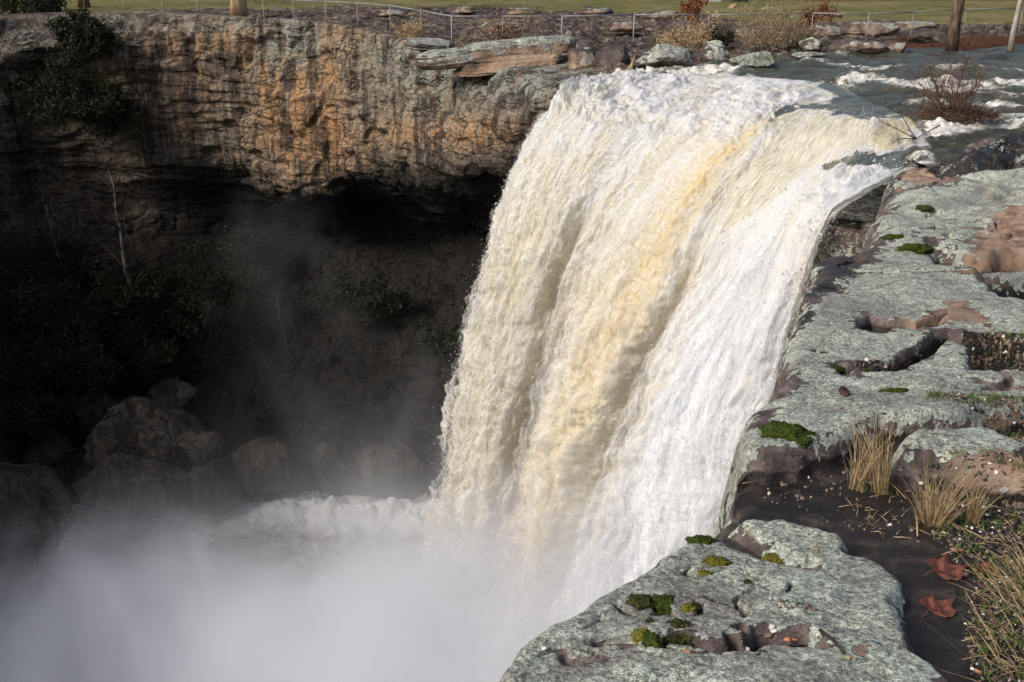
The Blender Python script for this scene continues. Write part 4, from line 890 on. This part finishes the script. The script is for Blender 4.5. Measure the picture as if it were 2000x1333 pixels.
def bare_tree(pxb, pyb, Y, h, rad, label, seed, mat='dtwig', lean=(0, 0), name='bare_tree', lev=2, kids=3, start=.3):
    p = at_Y(pxb, pyb, Y); root = empty(name, p); tag(root, label, 'tree', 'bare trees in the gorge'); rnd = random.Random(seed)
    bm = bmesh.new(); n = 10; pts = []; w = Vector((0, 0, 0))
    for k in range(n+1):
        pts.append(Vector((lean[0]*k/n, lean[1]*k/n, h*k/n-.4))+w*1.0); w += Vector((rnd.gauss(0, .08), rnd.gauss(0, .08), 0))
    tube(bm, pts, [rad*(1-.85*k/n) for k in range(n+1)], 8); tr = bm_link(bm, 'trunk', M[mat], root)
    lb = bmesh.new(); tips = []
    for k in range(int(n*start), n+1):
        for _ in range(2):
            a = rnd.random()*6.28; branch(lb, pts[k], Vector((math.cos(a), math.sin(a), .9)), h*.30*(1.25-k/n*.6), rad*(1-.8*k/n)*.55+.01, rnd, lev, tips, .3, .02, 4, kids)
    bm_link(lb, 'branches', M['dtwig'], tr); return root
bare_tree(292, 700, 55, 11.5, .20, 'bare grey tree with a forked pale trunk against the left gorge wall', 11, 'birch', (-.9, 0))
bare_tree(188, 650, 56, 8.0, .13, 'thin leaning bare tree left of the forked tree', 12, 'birch', (-2.0, 0))
bare_tree(60, 640, 55, 6.5, .09, 'small bare tree at the far left of the gorge', 13, 'dtwig', (.8, 0))
bare_tree(566, 700, 54, 5.0, .07, 'slender bare sapling seen through the mist plume', 14, 'dtwig', (-.4, 0), lev=1)
bare_tree(640, 690, 54, 3.5, .05, 'small leaning bare sapling right of the plume', 15, 'dtwig', (1.2, 0), lev=1)

def bush(px, py, Y, rx, rz_, mat, tw, label, seed, n=6000, size=.10, stems=14, name='shrub', group=None, cat='shrub'):
    p = at_Y(px, py, Y); root = empty(name, p); tag(root, label, cat, group); rnd = random.Random(seed); bm = bmesh.new(); tips = []
    for k in range(stems):
        a = rnd.random()*6.28; e = rnd.uniform(.2, 1.3)
        branch(bm, Vector((rnd.gauss(0, rx*.15), rnd.gauss(0, rx*.15), 0)), Vector((math.cos(a)*math.cos(e), math.sin(a)*math.cos(e), math.sin(e)*rz_/rx)), rx*rnd.uniform(.6, 1.1), .03, rnd, 2, tips, .35, 0, 4, 2)
    bm_link(bm, 'stems', M[tw], root)
    if n: V_, F_ = leaves_np(tips, n, rx*.10, size, seed); link('foliage', mesh_np('foliage', V_, F_, False), M[mat], root)
    return root
bush(160, 84, 60, 1.5, 1.2, 'ever', 'dtwig', 'dark evergreen shrub spilling over the left cliff brink', 1, 9000, .11)
bush(195, 100, 59.2, 1.3, 1.3, 'ever', 'dtwig', 'dark twiggy shrub hanging below the brink shrub', 2, 3500, .09)
bush(60, 22, 68, 3.0, 1.4, 'ever', 'dtwig', 'low dark bush on the plateau at the top left corner', 3, 8000, .12)
bush(165, 232, 60, 2.3, 1.9, 'ever', 'dtwig', 'dark evergreen bush growing on the left wall ledge', 4, 12000, .10)
bush(210, 228, 60, 1.3, .8, 'ever', 'dtwig', 'low evergreen bush at the right end of the wall ledge', 5, 5000, .10)
GB = 'evergreen undergrowth on the gorge talus'
for i, (px, py, Y, rx, rz_, n, lb) in enumerate([
    (40,600,54,2.6,1.6,9000,'dark undergrowth bush at the left edge of the talus'), (130,640,54,2.6,1.6,9000,'dark undergrowth bush below the thin leaning tree'),
    (215,620,55,2.4,1.5,8000,'dark green bush left of the forked bare tree'), (330,610,56,2.6,1.7,9000,'dark green bush right of the forked bare tree'),
    (420,590,58,2.5,1.5,8000,'dim green bush at the mouth of the cave behind the plume'), (60,740,51,2.8,1.6,9000,'leafy dark bush low on the left talus'),
    (170,730,52,2.4,1.3,7000,'brownish dark bush in the middle of the left talus'), (480,490,62,2.2,1.0,6000,'small green bush high on the cave floor'),
    (30,820,49,2.4,1.3,7000,'dark bush just above the dim left rocks'), (130,540,57,2.2,1.1,6000,'sparse bush at the foot of the left wall'),
    (300,720,54,2.0,1.0,5000,'low reddish dark bush above the shadowed block'), (880,690,51,1.6,1.0,4000,'dark green bush beside the left edge of the falls'),
    (700,600,56,1.8,.9,4000,'low dark bush on the cave slope right of the sapling')]):
    bush(px, py, Y, rx, rz_, 'ever', 'dtwig', lb, 20+i, n, .11, group=GB)
bush(1500, 86, 50, 1.7, .6, 'straw2', 'straw2', 'pale dry brush clump in front of the right fence', 41, 5000, .05, 26, 'dry_brush')
bush(1560, 88, 50.5, 1.0, .5, 'straw2', 'twig', 'brownish dry brush right of the pale brush clump', 42, 2500, .05, 18, 'dry_brush')
bush(1408, 84, 49.5, .6, .35, 'ever', 'dtwig', 'small green bush at the left end of the pale brush', 43, 1800, .05)
bush(1350, 40, 58, .95, 1.9, 'redleaf', 'twig', 'russet leaved sapling standing behind the fence', 44, 700, .10, 10)
bush(1590, 44, 60, 1.1, .35, 'redleaf', 'twig', 'low russet shrub behind the fence right of the pale brush', 45, 900, .09, 12)
bush(990, 74, 49.5, 1.6, .35, 'straw2', 'twig', 'low purplish twigs behind the long slab', 46, 1200, .05, 20, 'dry_brush')
bush(800, 74, 53, .7, .25, 'straw', 'straw2', 'tuft of golden grass at the brink left of the tall post', 47, 1500, .06, 16, 'grass_tuft', cat='grass')
bush(1345, 84, 50, 1.3, .25, 'straw', 'straw2', 'band of golden grass on the bank above the lichen boulders', 48, 2500, .06, 20, 'grass_tuft', cat='grass')

# stranded shrub on its rock in the river
rp = at_Y(1862, 226, 28.6)
root = empty('stranded_shrub', rp); tag(root, 'bare leafless shrub with a matted root clump stranded midstream', 'shrub'); rnd = random.Random(5); bm = bmesh.new(); tips = []
for k in range(44):
    a = rnd.random()*6.28; e = rnd.uniform(.5, 1.5); b0 = Vector((rnd.gauss(-.1, .35), rnd.gauss(0, .2), .05))
    branch(bm, b0, Vector((math.cos(a)*math.cos(e), math.sin(a)*math.cos(e), math.sin(e))), rnd.uniform(.7, 1.6), .016, rnd, 2, tips, .28, .05, 4, 2)
branch(bm, Vector((-.3, 0, 0)), Vector((-.35, 0, 1)), 1.5, .045, rnd, 2, tips, .2, 0, 6, 2)
branch(bm, Vector((-.05, 0, 0)), Vector((.05, 0, 1)), 2.2, .022, rnd, 2, tips, .15, 0, 5, 2)
branch(bm, Vector((.1, 0, 0)), Vector((.3, 0, 1)), 1.9, .018, rnd, 2, tips, .15, 0, 5, 2)
branch(bm, Vector((-.4, 0, .1)), Vector((-1.0, .1, 1.3)), 2.2, .018, rnd, 1, tips, .12, 0, 5, 2)
branch(bm, Vector((.6, 0, .1)), Vector((1.2, 0, .8)), 1.2, .016, rnd, 2, tips, .2, 0, 5, 2)
bm_link(bm, 'stems', M['twig'], root)
bm = bmesh.new(); tt_ = []
for k in range(520):
    a = rnd.random()*6.28; rr = rnd.random()**.5; c0 = Vector((math.cos(a)*rr*1.05+.15, math.sin(a)*rr*.5, rnd.random()*.32*(1-rr)-.05)); d0 = Vector((rnd.gauss(.2, 1), rnd.gauss(0, .6), rnd.gauss(.15, .35))).normalized()
    L = rnd.uniform(.2, .7); m_ = c0+d0*L*.5+Vector((0, 0, rnd.uniform(0, .08))); tube(bm, [c0, m_, c0+d0*L+Vector((0, 0, -.05))], [.009, .007, .003], 4)
bm_link(bm, 'root_mat', M['twig'], root)
rm = rock_mesh('mound', (.95, .42, .17), 91, 4, .4); link('mound', rm, M['dtwig'], root)
V_, F_ = leaves_np(tips, 260, .05, .035, 9); link('dead_leaves', mesh_np('dead_leaves', V_, F_, False), M['redleaf'], root)
p2 = at_Y(1762, 280, 26.2); root = empty('fallen_branch', p2); tag(root, 'dark bare branch caught over the smooth yellow chute', 'branch'); bm = bmesh.new(); tips = []
for d0 in ((-1, 0, .05), (-1, .1, .5), (-.8, 0, 1.0)): branch(bm, Vector((.35, 0, .1)), Vector(d0), 1.25, .016, rnd, 2, tips, .22, -.02, 5, 2)
branch(bm, Vector((.9, 0, .45)), Vector((-1, 0, -.5)), .8, .02, rnd, 0, tips, .1, 0, 5); bm_link(bm, 'twigs', M['dtwig'], root)

# drift log on the far bank
p3 = at_Y(1215, 150, 40.2); bm = bmesh.new(); tube(bm, [Vector(p3)+Vector((-1.0, 0, -.1)), Vector(p3)+Vector((0, 0, .02)), Vector(p3)+Vector((.35, .1, .35)), Vector(p3)+Vector((.55, .1, .95))], [.12, .10, .07, .03], 8)
tag(bm_link(bm, 'drift_log', M['tanb']), 'broken drift log lodged where the bank meets the whitewater', 'log')

# ------------------------------------------------------------------ fence
fr_ = empty('chain_fence', (0, 0, 0)); tag(fr_, 'long galvanised pipe fence along the plateau brink', 'fence')
posts = [(-60,16),(20,18),(92,20),(166,20),(244,26),(319,28),(388,30),(516,40),(575,43),(638,47),(699,51),(763,58),(823,69),(883,84),(982,84),(1097,84),(1237,80),(1382,80),(1583,76),(1691,78),(1778,73),(1881,66),(1990,63),(2120,60)]
tops = []
bmw = bmesh.new()
for i, (px, py) in enumerate(posts):
    zz = .42 if px < 800 else .3; Yf = (CAM_Z-zz)/slope(py); Yf = min(Yf, 76); b = at_Y(px, py, Yf); b[2] = zz if Yf < 76 else b[2]
    h = 1.22; bm = bmesh.new(); rad = .035 if px in (883, 1097, 1237, 638) else .028
    tube(bm, [Vector(b)+Vector((0, 0, -.5)), Vector(b)+Vector((0, 0, h+.02))], [rad, rad], 8); bmesh.ops.create_icosphere(bm, subdivisions=1, radius=rad*1.25, matrix=Matrix.Translation(Vector(b)+Vector((0, 0, h+.03))))
    bm_link(bm, 'post', M['steel'] if px in (883, 1097, 1237, 1691, 1778) else M['rust'], fr_); tops.append(Vector(b)+Vector((0, 0, h)))
for a, b in zip(tops, tops[1:]):
    bm = bmesh.new(); tube(bm, [a, b], [.028, .028], 8); bm_link(bm, 'rail', M['steel'], fr_)
    L = (b-a).length; hd = (b-a)/L; n_ = int(L/.12)
    for k in range(n_):                                   # wire mesh strands
        for s in (-1, 1):
            x0 = a+hd*(k*.12); x1 = x0+hd*(s*1.15); 
            if (x1-a).dot(hd) < 0 or (x1-a).dot(hd) > L: continue
            tube(bmw, [x0+Vector((0, 0, -.02)), x1+Vector((0, 0, -1.17))], [.0016, .0016], 3)
bm_link(bmw, 'wire_mesh', M['rust'], fr_)

# ------------------------------------------------------------------ foreground: moss cushions
MOSS = [ # px, py, half width, half depth, height (m), material, label
 (1535,850,.105,.062,.045,'moss1','bright green moss cushion on the slab tip above the dark channel',0),
 (1368,1058,.044,.02,.016,'moss1','thin green moss cushion at the left tip of the front slab',0), (1397,1100,.045,.02,.018,'moss2','flat olive moss cushion right of the slab brink',0),
 (1516,1098,.037,.028,.026,'moss2','round yellow green moss cushion in the middle of the front slab',0), (1376,1123,.022,.013,.014,'moss2','small olive moss pad below the flat olive cushion',0),
 (1461,1138,.011,.009,.010,'moss3','tiny dark moss dot below the round yellow cushion',0),
 (1250,1180,.040,.022,.026,'moss3','dark green moss lobe at the left of the triple clump',.3), (1298,1183,.052,.020,.030,'moss1','long green moss lobe at the top of the triple clump',0), (1287,1200,.042,.020,.024,'moss1','green moss lobe at the bottom of the triple clump',.5),
 (1345,1190,.021,.015,.017,'moss2','brownish olive moss knob right of the triple clump',0), (1358,1186,.013,.012,.015,'moss3','dark round moss knob touching the olive knob',0),
 (1269,1215,.012,.008,.010,'moss3','tiny dark moss pad under the triple clump',0),
 (1255,1246,.026,.020,.022,'moss2','bright yellow green moss knob beside the big dark cushion',0), (1275,1257,.028,.020,.022,'moss1','deep green moss knob left of the big dark cushion',0),
 (1324,1252,.066,.040,.045,'moss3','big shaggy dark moss cushion in the slab hollow',0), (1322,1221,.016,.012,.018,'moss3','small dark moss knob above the big dark cushion',0), (1338,1220,.014,.009,.012,'moss3','second small dark knob above the big cushion, to its right',0),
 (1630,722,.045,.022,.028,'moss1','small green moss pad in the middle of the upper slab',0), (1690,724,.036,.016,.02,'moss3','dark moss pad left of the branching crevice',0), (1750,766,.07,.018,.022,'moss1','flat green moss strip just below the dark crevice',0),
 (1786,488,.16,.05,.06,'moss1','green moss tuft in the upper crevice of the far slab',0), (1745,465,.10,.04,.04,'moss1','small moss streak near the far slab rim',0), (1806,407,.10,.06,.05,'moss3','dark moss pad near the top of the far slab',0),
 (1824,482,.09,.04,.04,'moss1','little moss pad right of the crevice tuft',0), (1609,691,.02,.012,.012,'moss3','tiny dark moss dot above the upper slab pad',0)]
def moss_mesh(w, d, h, seed):
    bm = bmesh.new(); bmesh.ops.create_icosphere(bm, subdivisions=5 if w > .03 else 4, radius=1.0); v = np.array([q.co[:] for q in bm.verts]); o = seed*5.3
    s = 1+.66*fbm(v[:, 0]*1.7+o, v[:, 1]*1.7, v[:, 2]*1.7, 4)+.10*fbm(v[:, 0]*7+o, v[:, 1]*7, v[:, 2]*7, 2)+.05*np.random.default_rng(seed).normal(size=len(v))
    v = v*s[:, None]*np.array([w, d, h*.72]); 
    for q, c_ in zip(bm.verts, v): q.co = c_
    me = bpy.data.meshes.new('moss_cushion'); bm.to_mesh(me); bm.free(); me.polygons.foreach_set('use_smooth', np.ones(len(me.polygons), bool)); return me
for i, (px, py, w, d, h, m_, lb, rz_) in enumerate(MOSS):
    o = link('moss_cushion', moss_mesh(w, d*1.6, h, i), M[m_]); o.location = on_ledge(px, py); o.rotation_euler = (0, 0, rz_); tag(o, lb, 'moss', 'moss cushions on the rock slabs')

# ------------------------------------------------------------------ foreground: dry grass, leaves, litter
def blades(name, n, h, spread, lean, rnd, mat, parent, w=.0016, tilt=.22, green=False):
    V_, F_ = [], []
    for _ in range(n):
        a = rnd.random()*6.28; r0 = rnd.random()*spread; b = Vector((math.cos(a)*r0, math.sin(a)*r0, -.01)); L = h*rnd.uniform(.45, 1.05)
        d = Vector((math.cos(a)*rnd.uniform(0, tilt)+lean[0]*rnd.uniform(.5, 1.3), math.sin(a)*rnd.uniform(0, tilt)+lean[1]*rnd.uniform(.5, 1.3), 1)).normalized(); side = d.cross(Vector((rnd.gauss(0, 1), rnd.gauss(0, 1), .1))).normalized(); curve = Vector((rnd.gauss(0, .25)+lean[0]*.6, rnd.gauss(0, .25)+lean[1]*.6, -.18))
        k0 = len(V_); S = 5
        for s in range(S+1):
            t_ = s/S; p = b+d*L*t_+curve*L*t_*t_*.6; ww = w*(1-.75*t_); V_ += [p-side*ww, p+side*ww]
            if s: F_.append((k0+2*s-2, k0+2*s-1, k0+2*s+1, k0+2*s))
    return link(name, mesh_np(name, [v[:] for v in V_], F_, False), mat, parent)
def tuft(px, py, n, h, spread, lean, label, seed, g=18, tilt=.22, name='dry_grass_clump', group='dry grass clumps in the damp channel'):
    root = empty(name, on_ledge(px, py)); tag(root, label, 'grass', group); rnd = random.Random(seed)
    blades('dead_blades', n, h, spread, lean, rnd, M['straw'], root, tilt=tilt)['kind'] = 'stuff'
    if g: blades('green_blades', g, h*.28, spread*1.4, (0, 0), rnd, M['green'], root, tilt=.5)['kind'] = 'stuff'
    return root
tuft(1672, 955, 75, .33, .030, (.05, 0), 'tall wispy dry grass clump at the left of the channel', 1, 10)
tuft(1718, 962, 85, .38, .030, (-.08, .1), 'tall dry grass clump with a green base beside the leftmost one', 2, 45)
tuft(1822, 1022, 170, .28, .045, (.08, 0), 'broad golden dry grass clump in the middle of the damp soil', 3, 22, tilt=.55)
tuft(1898, 1020, 80, .22, .022, (0, 0), 'narrow upright golden grass clump right of the broad one', 4, 22, tilt=.3)
tuft(1598, 1082, 14, .08, .010, (-.2, 0), 'tiny dry sprig growing from the slab crack', 5, 0, tilt=.5)
tuft(1935, 390, 14, .7, .05, (0, 0), 'thin dry weed standing on the far slab', 6, 0, tilt=.3)
tuft(1955, 700, 60, .28, .12, (-.1, 0), 'low dry grass in the gravel pocket', 7, 30, tilt=.7)
tuft(1480, 1055, 9, .11, .02, (-.8, .2), 'few bent straws lying over the slab crack', 8, 0, tilt=.4)
for i, (px, py, lb) in enumerate([(2010,1120,'matted straw heap at the upper right edge'),(2015,1190,'matted straw heap beside the upper maple leaf'),(2010,1255,'matted straw heap near the lower right corner'),(1990,1320,'matted straw heap in the lower right corner'),(2035,1160,'matted straw at the right frame edge')]):
    tuft(px, py, 42, .18, .11, (-.5, .1), lb, 30+i, 14, tilt=1.1, name='straw_heap', group='matted straw heaps on the right')
# little green sprigs on the soil: ground cover nobody could count
V_, F_ = [], []
def on_plane(n, poly_px, seed):
    r = random.Random(seed); xs = [p[0] for p in poly_px]; ys_ = [p[1] for p in poly_px]; out = []
    while len(out) < n:
        x_, y_ = r.uniform(min(xs), max(xs)), r.uniform(min(ys_), max(ys_)); ins = False
        for (a, b), (c_, d_) in zip(poly_px, poly_px[1:]+poly_px[:1]):
            if (b > y_) != (d_ > y_) and x_ < (c_-a)*(y_-b)/(d_-b+1e-9)+a: ins = not ins
        if ins: out.append((x_, y_))
    a = np.array(out); P = plan(a[:, 0], a[:, 1], 0.0); P[:, 2] = ledge(P[:, 0], P[:, 1]); return P
soil_px = [(1790,950),(1990,945),(2060,1333),(1900,1333),(1880,1240),(1905,1150),(1860,1090),(1820,1040)]
pos = np.vstack([on_plane(150, soil_px, 1), on_plane(70, [(1800,835),(2000,825),(2000,870),(1800,852)], 2), on_plane(40, [(1890,695),(2000,692),(2000,738),(1910,735)], 3)])
rg = random.Random(8); Vg, Fg = [], []
for p in pos:
    for _ in range(9):
        a = rg.random()*6.28; L = rg.uniform(.01, .035); d = Vector((math.cos(a)*rg.uniform(.2, 1.2), math.sin(a)*rg.uniform(.2, 1.2), 1)).normalized(); s = Vector((-math.sin(a), math.cos(a), 0))*.0018; b = Vector(tuple(p))+Vector((rg.gauss(0, .012), rg.gauss(0, .012), 0)); k = len(Vg)
        Vg += [(b-s)[:], (b+s)[:], (b+d*L+s*.3)[:], (b+d*L-s*.3)[:]]; Fg.append((k, k+1, k+2, k+3))
tag(link('ground_cover', mesh_np('ground_cover', Vg, Fg, False), M['green']), 'tiny green sprouts scattered over the dark soil', 'sprouts', kind='stuff')
# loose straws
Vg = bmesh.new()
for p in np.vstack([on_plane(110, soil_px, 11), on_plane(26, [(1640,965),(1780,960),(1800,1040),(1700,1040)], 12)]):
    a = rg.random()*3.14; L = rg.uniform(.02, .10); d = Vector((math.cos(a), math.sin(a), rg.uniform(-.05, .15))); b = Vector(tuple(p))+Vector((0, 0, .006)); tube(Vg, [b-d*L/2, b+Vector((0, 0, .004)), b+d*L/2], [.0012, .0014, .0008], 4)
tag(bm_link(Vg, 'straw_litter', M['straw']), 'loose bits of dry straw strewn over the damp soil', 'straw', kind='stuff')
# gravel
def gravel(name, P, sizes, mats, label, seed):
    r = np.random.default_rng(seed); bm = bmesh.new(); bmesh.ops.create_icosphere(bm, subdivisions=1, radius=1); v0 = np.array([q.co[:] for q in bm.verts]); f0 = np.array([[q.index for q in f.verts] for f in bm.faces]); bm.free()
    n = len(P); V = v0[None]*(1+.3*r.normal(size=(n, len(v0), 1)))*sizes[:, None, None]*r.uniform(.5, 1.3, size=(n, 1, 3))+P[:, None, :]
    me = mesh_np(name, V.reshape(-1, 3), (f0[None]+len(v0)*np.arange(n)[:, None, None]).reshape(-1, 3), False)
    o = link(name, me, mats[0]); [me.materials.append(m_) for m_ in mats[1:]]
    me.polygons.foreach_set('material_index', np.repeat(r.choice(len(mats), n, p=[.50, .43, .07]), len(f0)).astype(np.int32)); return tag(o, label, 'gravel', kind='stuff')
P = np.vstack([on_plane(1800, soil_px, 21), on_plane(160, [(1450,930),(1640,915),(1780,950),(1800,1060),(1700,1040),(1500,985)], 29), on_plane(500, [(1890,692),(2040,690),(2040,740),(1912,738)], 22), on_plane(350, [(1800,836),(2040,820),(2040,872),(1800,852)], 23), on_plane(60, [(1500,1228),(1580,1240),(1590,1258),(1510,1250)], 24), on_plane(60, [(1660,752),(1740,742),(1740,750),(1660,756)], 25)])
gravel('gravel', P, rng.uniform(.002, .009, len(P))*np.clip(P[:, 1]/3, .8, 2), [M['peb'], M['blackrock'], M['quartz']], 'fine mixed gravel lying in the soil pockets of the ledge', 5)

def maple_leaf(px, py, size, rz_, label, seed, curl=.35):
    """a curled five lobed dry leaf with a stalk"""
    r = random.Random(seed); lob = [(90, 1.0), (40, .86), (140, .86), (-15, .62), (195, .62)]; out = []
    for k in range(180):
        a = -90+k*2; best = .24
        for (la, ln) in lob:
            dlt = abs((a-la+180) % 360-180); best = max(best, ln*max(0, 1-(dlt/44)**1.5)+.12*ln*max(0, math.cos(math.radians(dlt*13)))*(dlt < 28))
        if abs((a+90+180) % 360-180) < 10: best = .10
        out.append((a, (.94+.12*r.random())*max(best, .78 if -30 < a < 210 else .3)))
    bm = bmesh.new(); rings = 10; c0 = bm.verts.new((0, 0, 0)); prev = None
    def zf(x_, y_): return curl*size*(.55*x_*x_*1.2+.5*y_*y_*.8*(y_ > 0)+.10*math.sin(x_*9+seed)*(abs(y_)+.2)+.08*math.sin(y_*11+x_*6))
    for q in range(1, rings+1):
        ring = []
        for a, rr in out:
            x_, y_ = math.cos(R(a))*rr*q/rings, math.sin(R(a))*rr*q/rings; ring.append(bm.verts.new((x_*size, y_*size, zf(x_, y_))))
        for k in range(len(ring)):
            if prev is None: bm.faces.new((c0, ring[k], ring[(k+1) % len(ring)]))
            else: bm.faces.new((prev[k], ring[k], ring[(k+1) % len(ring)], prev[(k+1) % len(ring)]))
        prev = ring
    for f in bm.faces: f.smooth = True
    root = empty('fallen_leaf', on_ledge(px, py)+Vector((0, 0, .006)), rz_); tag(root, label, 'leaf'); bl = bm_link(bm, 'blade', M['maple'], root)
    md = bl.modifiers.new('thickness', 'SOLIDIFY'); md.thickness = .0008
    bm = bmesh.new(); tube(bm, [Vector((0, 0, 0)), Vector((.02*size, -.5*size, .02)), Vector((.1*size, -1.1*size, .005))], [.0018, .0014, .001], 5); bm_link(bm, 'stalk', M['maple'], root)
    for (la, ln) in lob:
        bm = bmesh.new(); pts = [Vector((math.cos(R(la))*s*ln*size, math.sin(R(la))*s*ln*size, zf(math.cos(R(la))*s*ln, math.sin(R(la))*s*ln)+.001)) for s in (.02, .3, .6, .92)]; tube(bm, pts, [.0013, .001, .0008, .0004], 4); bm_link(bm, 'vein', M['maple'], root)
    return root
maple_leaf(1842, 1122, .080, R(-75), 'large reddish brown fallen leaf with jagged lobes on black mud', 1, .45)
maple_leaf(1828, 1196, .066, R(-60), 'smaller rust coloured fallen leaf nearer the slab edge', 2, .5)
maple_leaf(1928, 1118, .045, R(20), 'dull reddish leaf half hidden under straw at the right', 3, .5)
def stick(px, py, px2, py2, r0, mat, label, name='stick', cat='stick', lift=.006):
    a, b = on_ledge(px, py), on_ledge(px2, py2); bm = bmesh.new(); u = Vector((0, 0, lift+r0)); m_ = (a+b)/2+u+Vector((.003, 0, .004)); tube(bm, [a+u, m_, b+u], [r0, r0*.9, r0*.6], 8)
    return tag(bm_link(bm, name, M[mat]), label, cat)
stick(1786, 1000, 1791, 1052, .004, 'straw', 'thick pale reed stub left of the broad grass clump')
stick(1601, 1238, 1648, 1284, .005, 'dtwig', 'dark twig lying on the bare patch of the front slab')
stick(1868, 1150, 1856, 1190, .0025, 'dtwig', 'thin dark twig between the two leaves')
stick(1720, 940, 1768, 984, .0018, 'straw', 'long bent straw leaning from the second grass clump', lift=.02)
stick(1843, 1022, 1925, 1062, .002, 'straw', 'long straw stretching right from the broad grass clump', lift=.01)
stick(1450, 948, 1478, 946, .002, 'straw', 'short pale straw on the black rock near the brink')
stick(1598, 897, 1600, 906, .0025, 'straw', 'short upright straw bit on the black channel rock')
stick(1745, 1053, 1784, 1058, .0018, 'straw', 'straw lying left of the reed stub')
# cigarette butt
a, b = on_ledge(1895, 1309), on_ledge(1914, 1317); d = (b-a).normalized(); root = empty('cigarette_butt', a); tag(root, 'cigarette butt with orange filter lying near the bottom edge', 'cigarette'); bm = bmesh.new(); u = Vector((0, 0, .006))
tube(bm, [u, u+d*.009], [.0038, .0038], 10); bm_link(bm, 'paper_end', M['paper'], root); bm = bmesh.new(); tube(bm, [u+d*.009, u+d*.030], [.0039, .0039], 10); bm_link(bm, 'filter', M['orangebit'], root)
def pebble(px, py, s, mat, label, seed, name='pebble', dims=(1, .8, .6)):
    me = rock_mesh(name, tuple(s*k for k in dims), seed, 3, .2); o = link(name, me, M[mat]); o.location = on_ledge(px, py)+Vector((0, 0, s*.4)); tag(o, lb if False else label, name.split('_')[-1])
pebble(1299, 1184, .006, 'quartz', 'tiny white pebble on top of the triple moss clump', 1); pebble(1064, 1269, .009, 'quartz', 'small white pebble on the bare spot at the slab rim', 2)
pebble(1325, 1277, .010, 'paper', 'white scrap of paper below the big dark moss cushion', 3, 'paper_scrap', (.6, 1.6, .2)); pebble(1340, 1275, .010, 'orangebit', 'red leaf scrap beside the white paper scrap', 4, 'leaf_scrap', (1.2, .8, .2))
pebble(1458, 1271, .010, 'quartz', 'white pebble at the corner of the slab crack', 5); pebble(1512, 1235, .010, 'quartz', 'pinkish white pebble in the middle slab hollow', 6); pebble(1500, 1244, .012, 'peb', 'grey pebble beside the pinkish white one', 7)
pebble(1508, 1226, .009, 'quartz', 'pale shard above the pinkish pebble', 8); pebble(1538, 1252, .010, 'orangebit', 'bright orange scrap at the right of the slab hollow', 9, 'orange_scrap'); pebble(1552, 1252, .008, 'orangebit', 'second orange scrap just right of the first', 10, 'orange_scrap')
pebble(1655, 1286, .010, 'straw', 'yellow chip at the lower end of the dark twig', 11, 'wood_chip'); pebble(1877, 1077, .008, 'orangebit', 'orange scrap in the soil above the upper leaf', 12, 'orange_scrap', (1.5, .6, .5)); pebble(1700, 945, .012, 'straw', 'cream pebble at the foot of the second grass clump', 13)
pebble(1648, 770, .03, 'dtwig', 'broken brown rock stub at the left end of the dark crevice', 14, 'rock_stub', (.8, 1.5, .7)); pebble(1290, 1245, .010, 'peb', 'brown pebble between the moss knobs', 15)

# ------------------------------------------------------------------ mist over the plunge pool
t = NT('mist'); p = t.pos()
def ell(c_, r_, amp, pw=1.0):
    v = t.vm('MULTIPLY', t.vm('SUBTRACT', p, c_), tuple(1/k for k in r_)); d_ = t.vm('DOT_PRODUCT', v, v)
    if pw != 1.0: d_ = t.math('POWER', d_, pw)
    return t.math('MULTIPLY', t.math('EXPONENT', t.math('MULTIPLY', d_, -1.0)), amp)
wz = t.n('TexNoise', {'Vector': p, 'Scale': .10, 'Detail': 3, 'Roughness': .5}).outputs['Color']
pw_ = t.vm('ADD', p, t.vm('MULTIPLY', t.vm('SUBTRACT', wz, (.5, .5, .5)), (9, 9, 9))); p_raw = p; p = pw_
core = ell((1.0, 26.5, -21.2), (7.8, 6.5, 7.3), 1.0, 1.4)
sheet = ell((-6.5, 28.8, -22.4), (14, 7, 5.3), .8, 1.7)
veil = ell((-7, 42, -20), (12, 8, 4.0), .010)
plume = ell((-11.5, 46, -11.5), (2.3, 2.6, 4.8), .020)
side = ell((-4.5, 40, -18), (4.5, 6, 4.5), .024)
left = ell((-15, 30, -21.5), (5, 8, 4.5), .05)
s_ = core
for q in (sheet, veil, plume, side, left): s_ = t.math('ADD', s_, q)
p = p_raw
nz = t.noise(p, .26, 6, .66, .7, st=(1, 1, .65)); nb = t.math('MULTIPLY', t.mr(nz, .36, .66), 1.6)
soft = t.math('ADD', t.math('MULTIPLY', t.mr(s_, .02, .25), .0), s_)
dens = t.math('MULTIPLY', soft, t.math('ADD', t.math('MULTIPLY', nb, t.mr(s_, .10, .35, 1, .75)), t.mr(s_, .10, .35, .01, .50)))
dens = t.math('MAXIMUM', t.math('SUBTRACT', dens, .0015), 0.0)
pv = t.n('VolumePrincipled', {'Color': (.91, .925, .965, 1), 'Density': dens, 'Anisotropy': 0.15})
mm = t.fin(pv, True)
bm = bmesh.new(); bmesh.ops.create_cube(bm, size=1.0, matrix=Matrix.Translation((-11, 35.5, -15.5)) @ Matrix.Diagonal((42, 43, 21, 1)))
mo = bm_link(bm, 'mist', mm); tag(mo, 'white mist rising from the plunge pool at the foot of the falls', 'mist', kind='stuff')
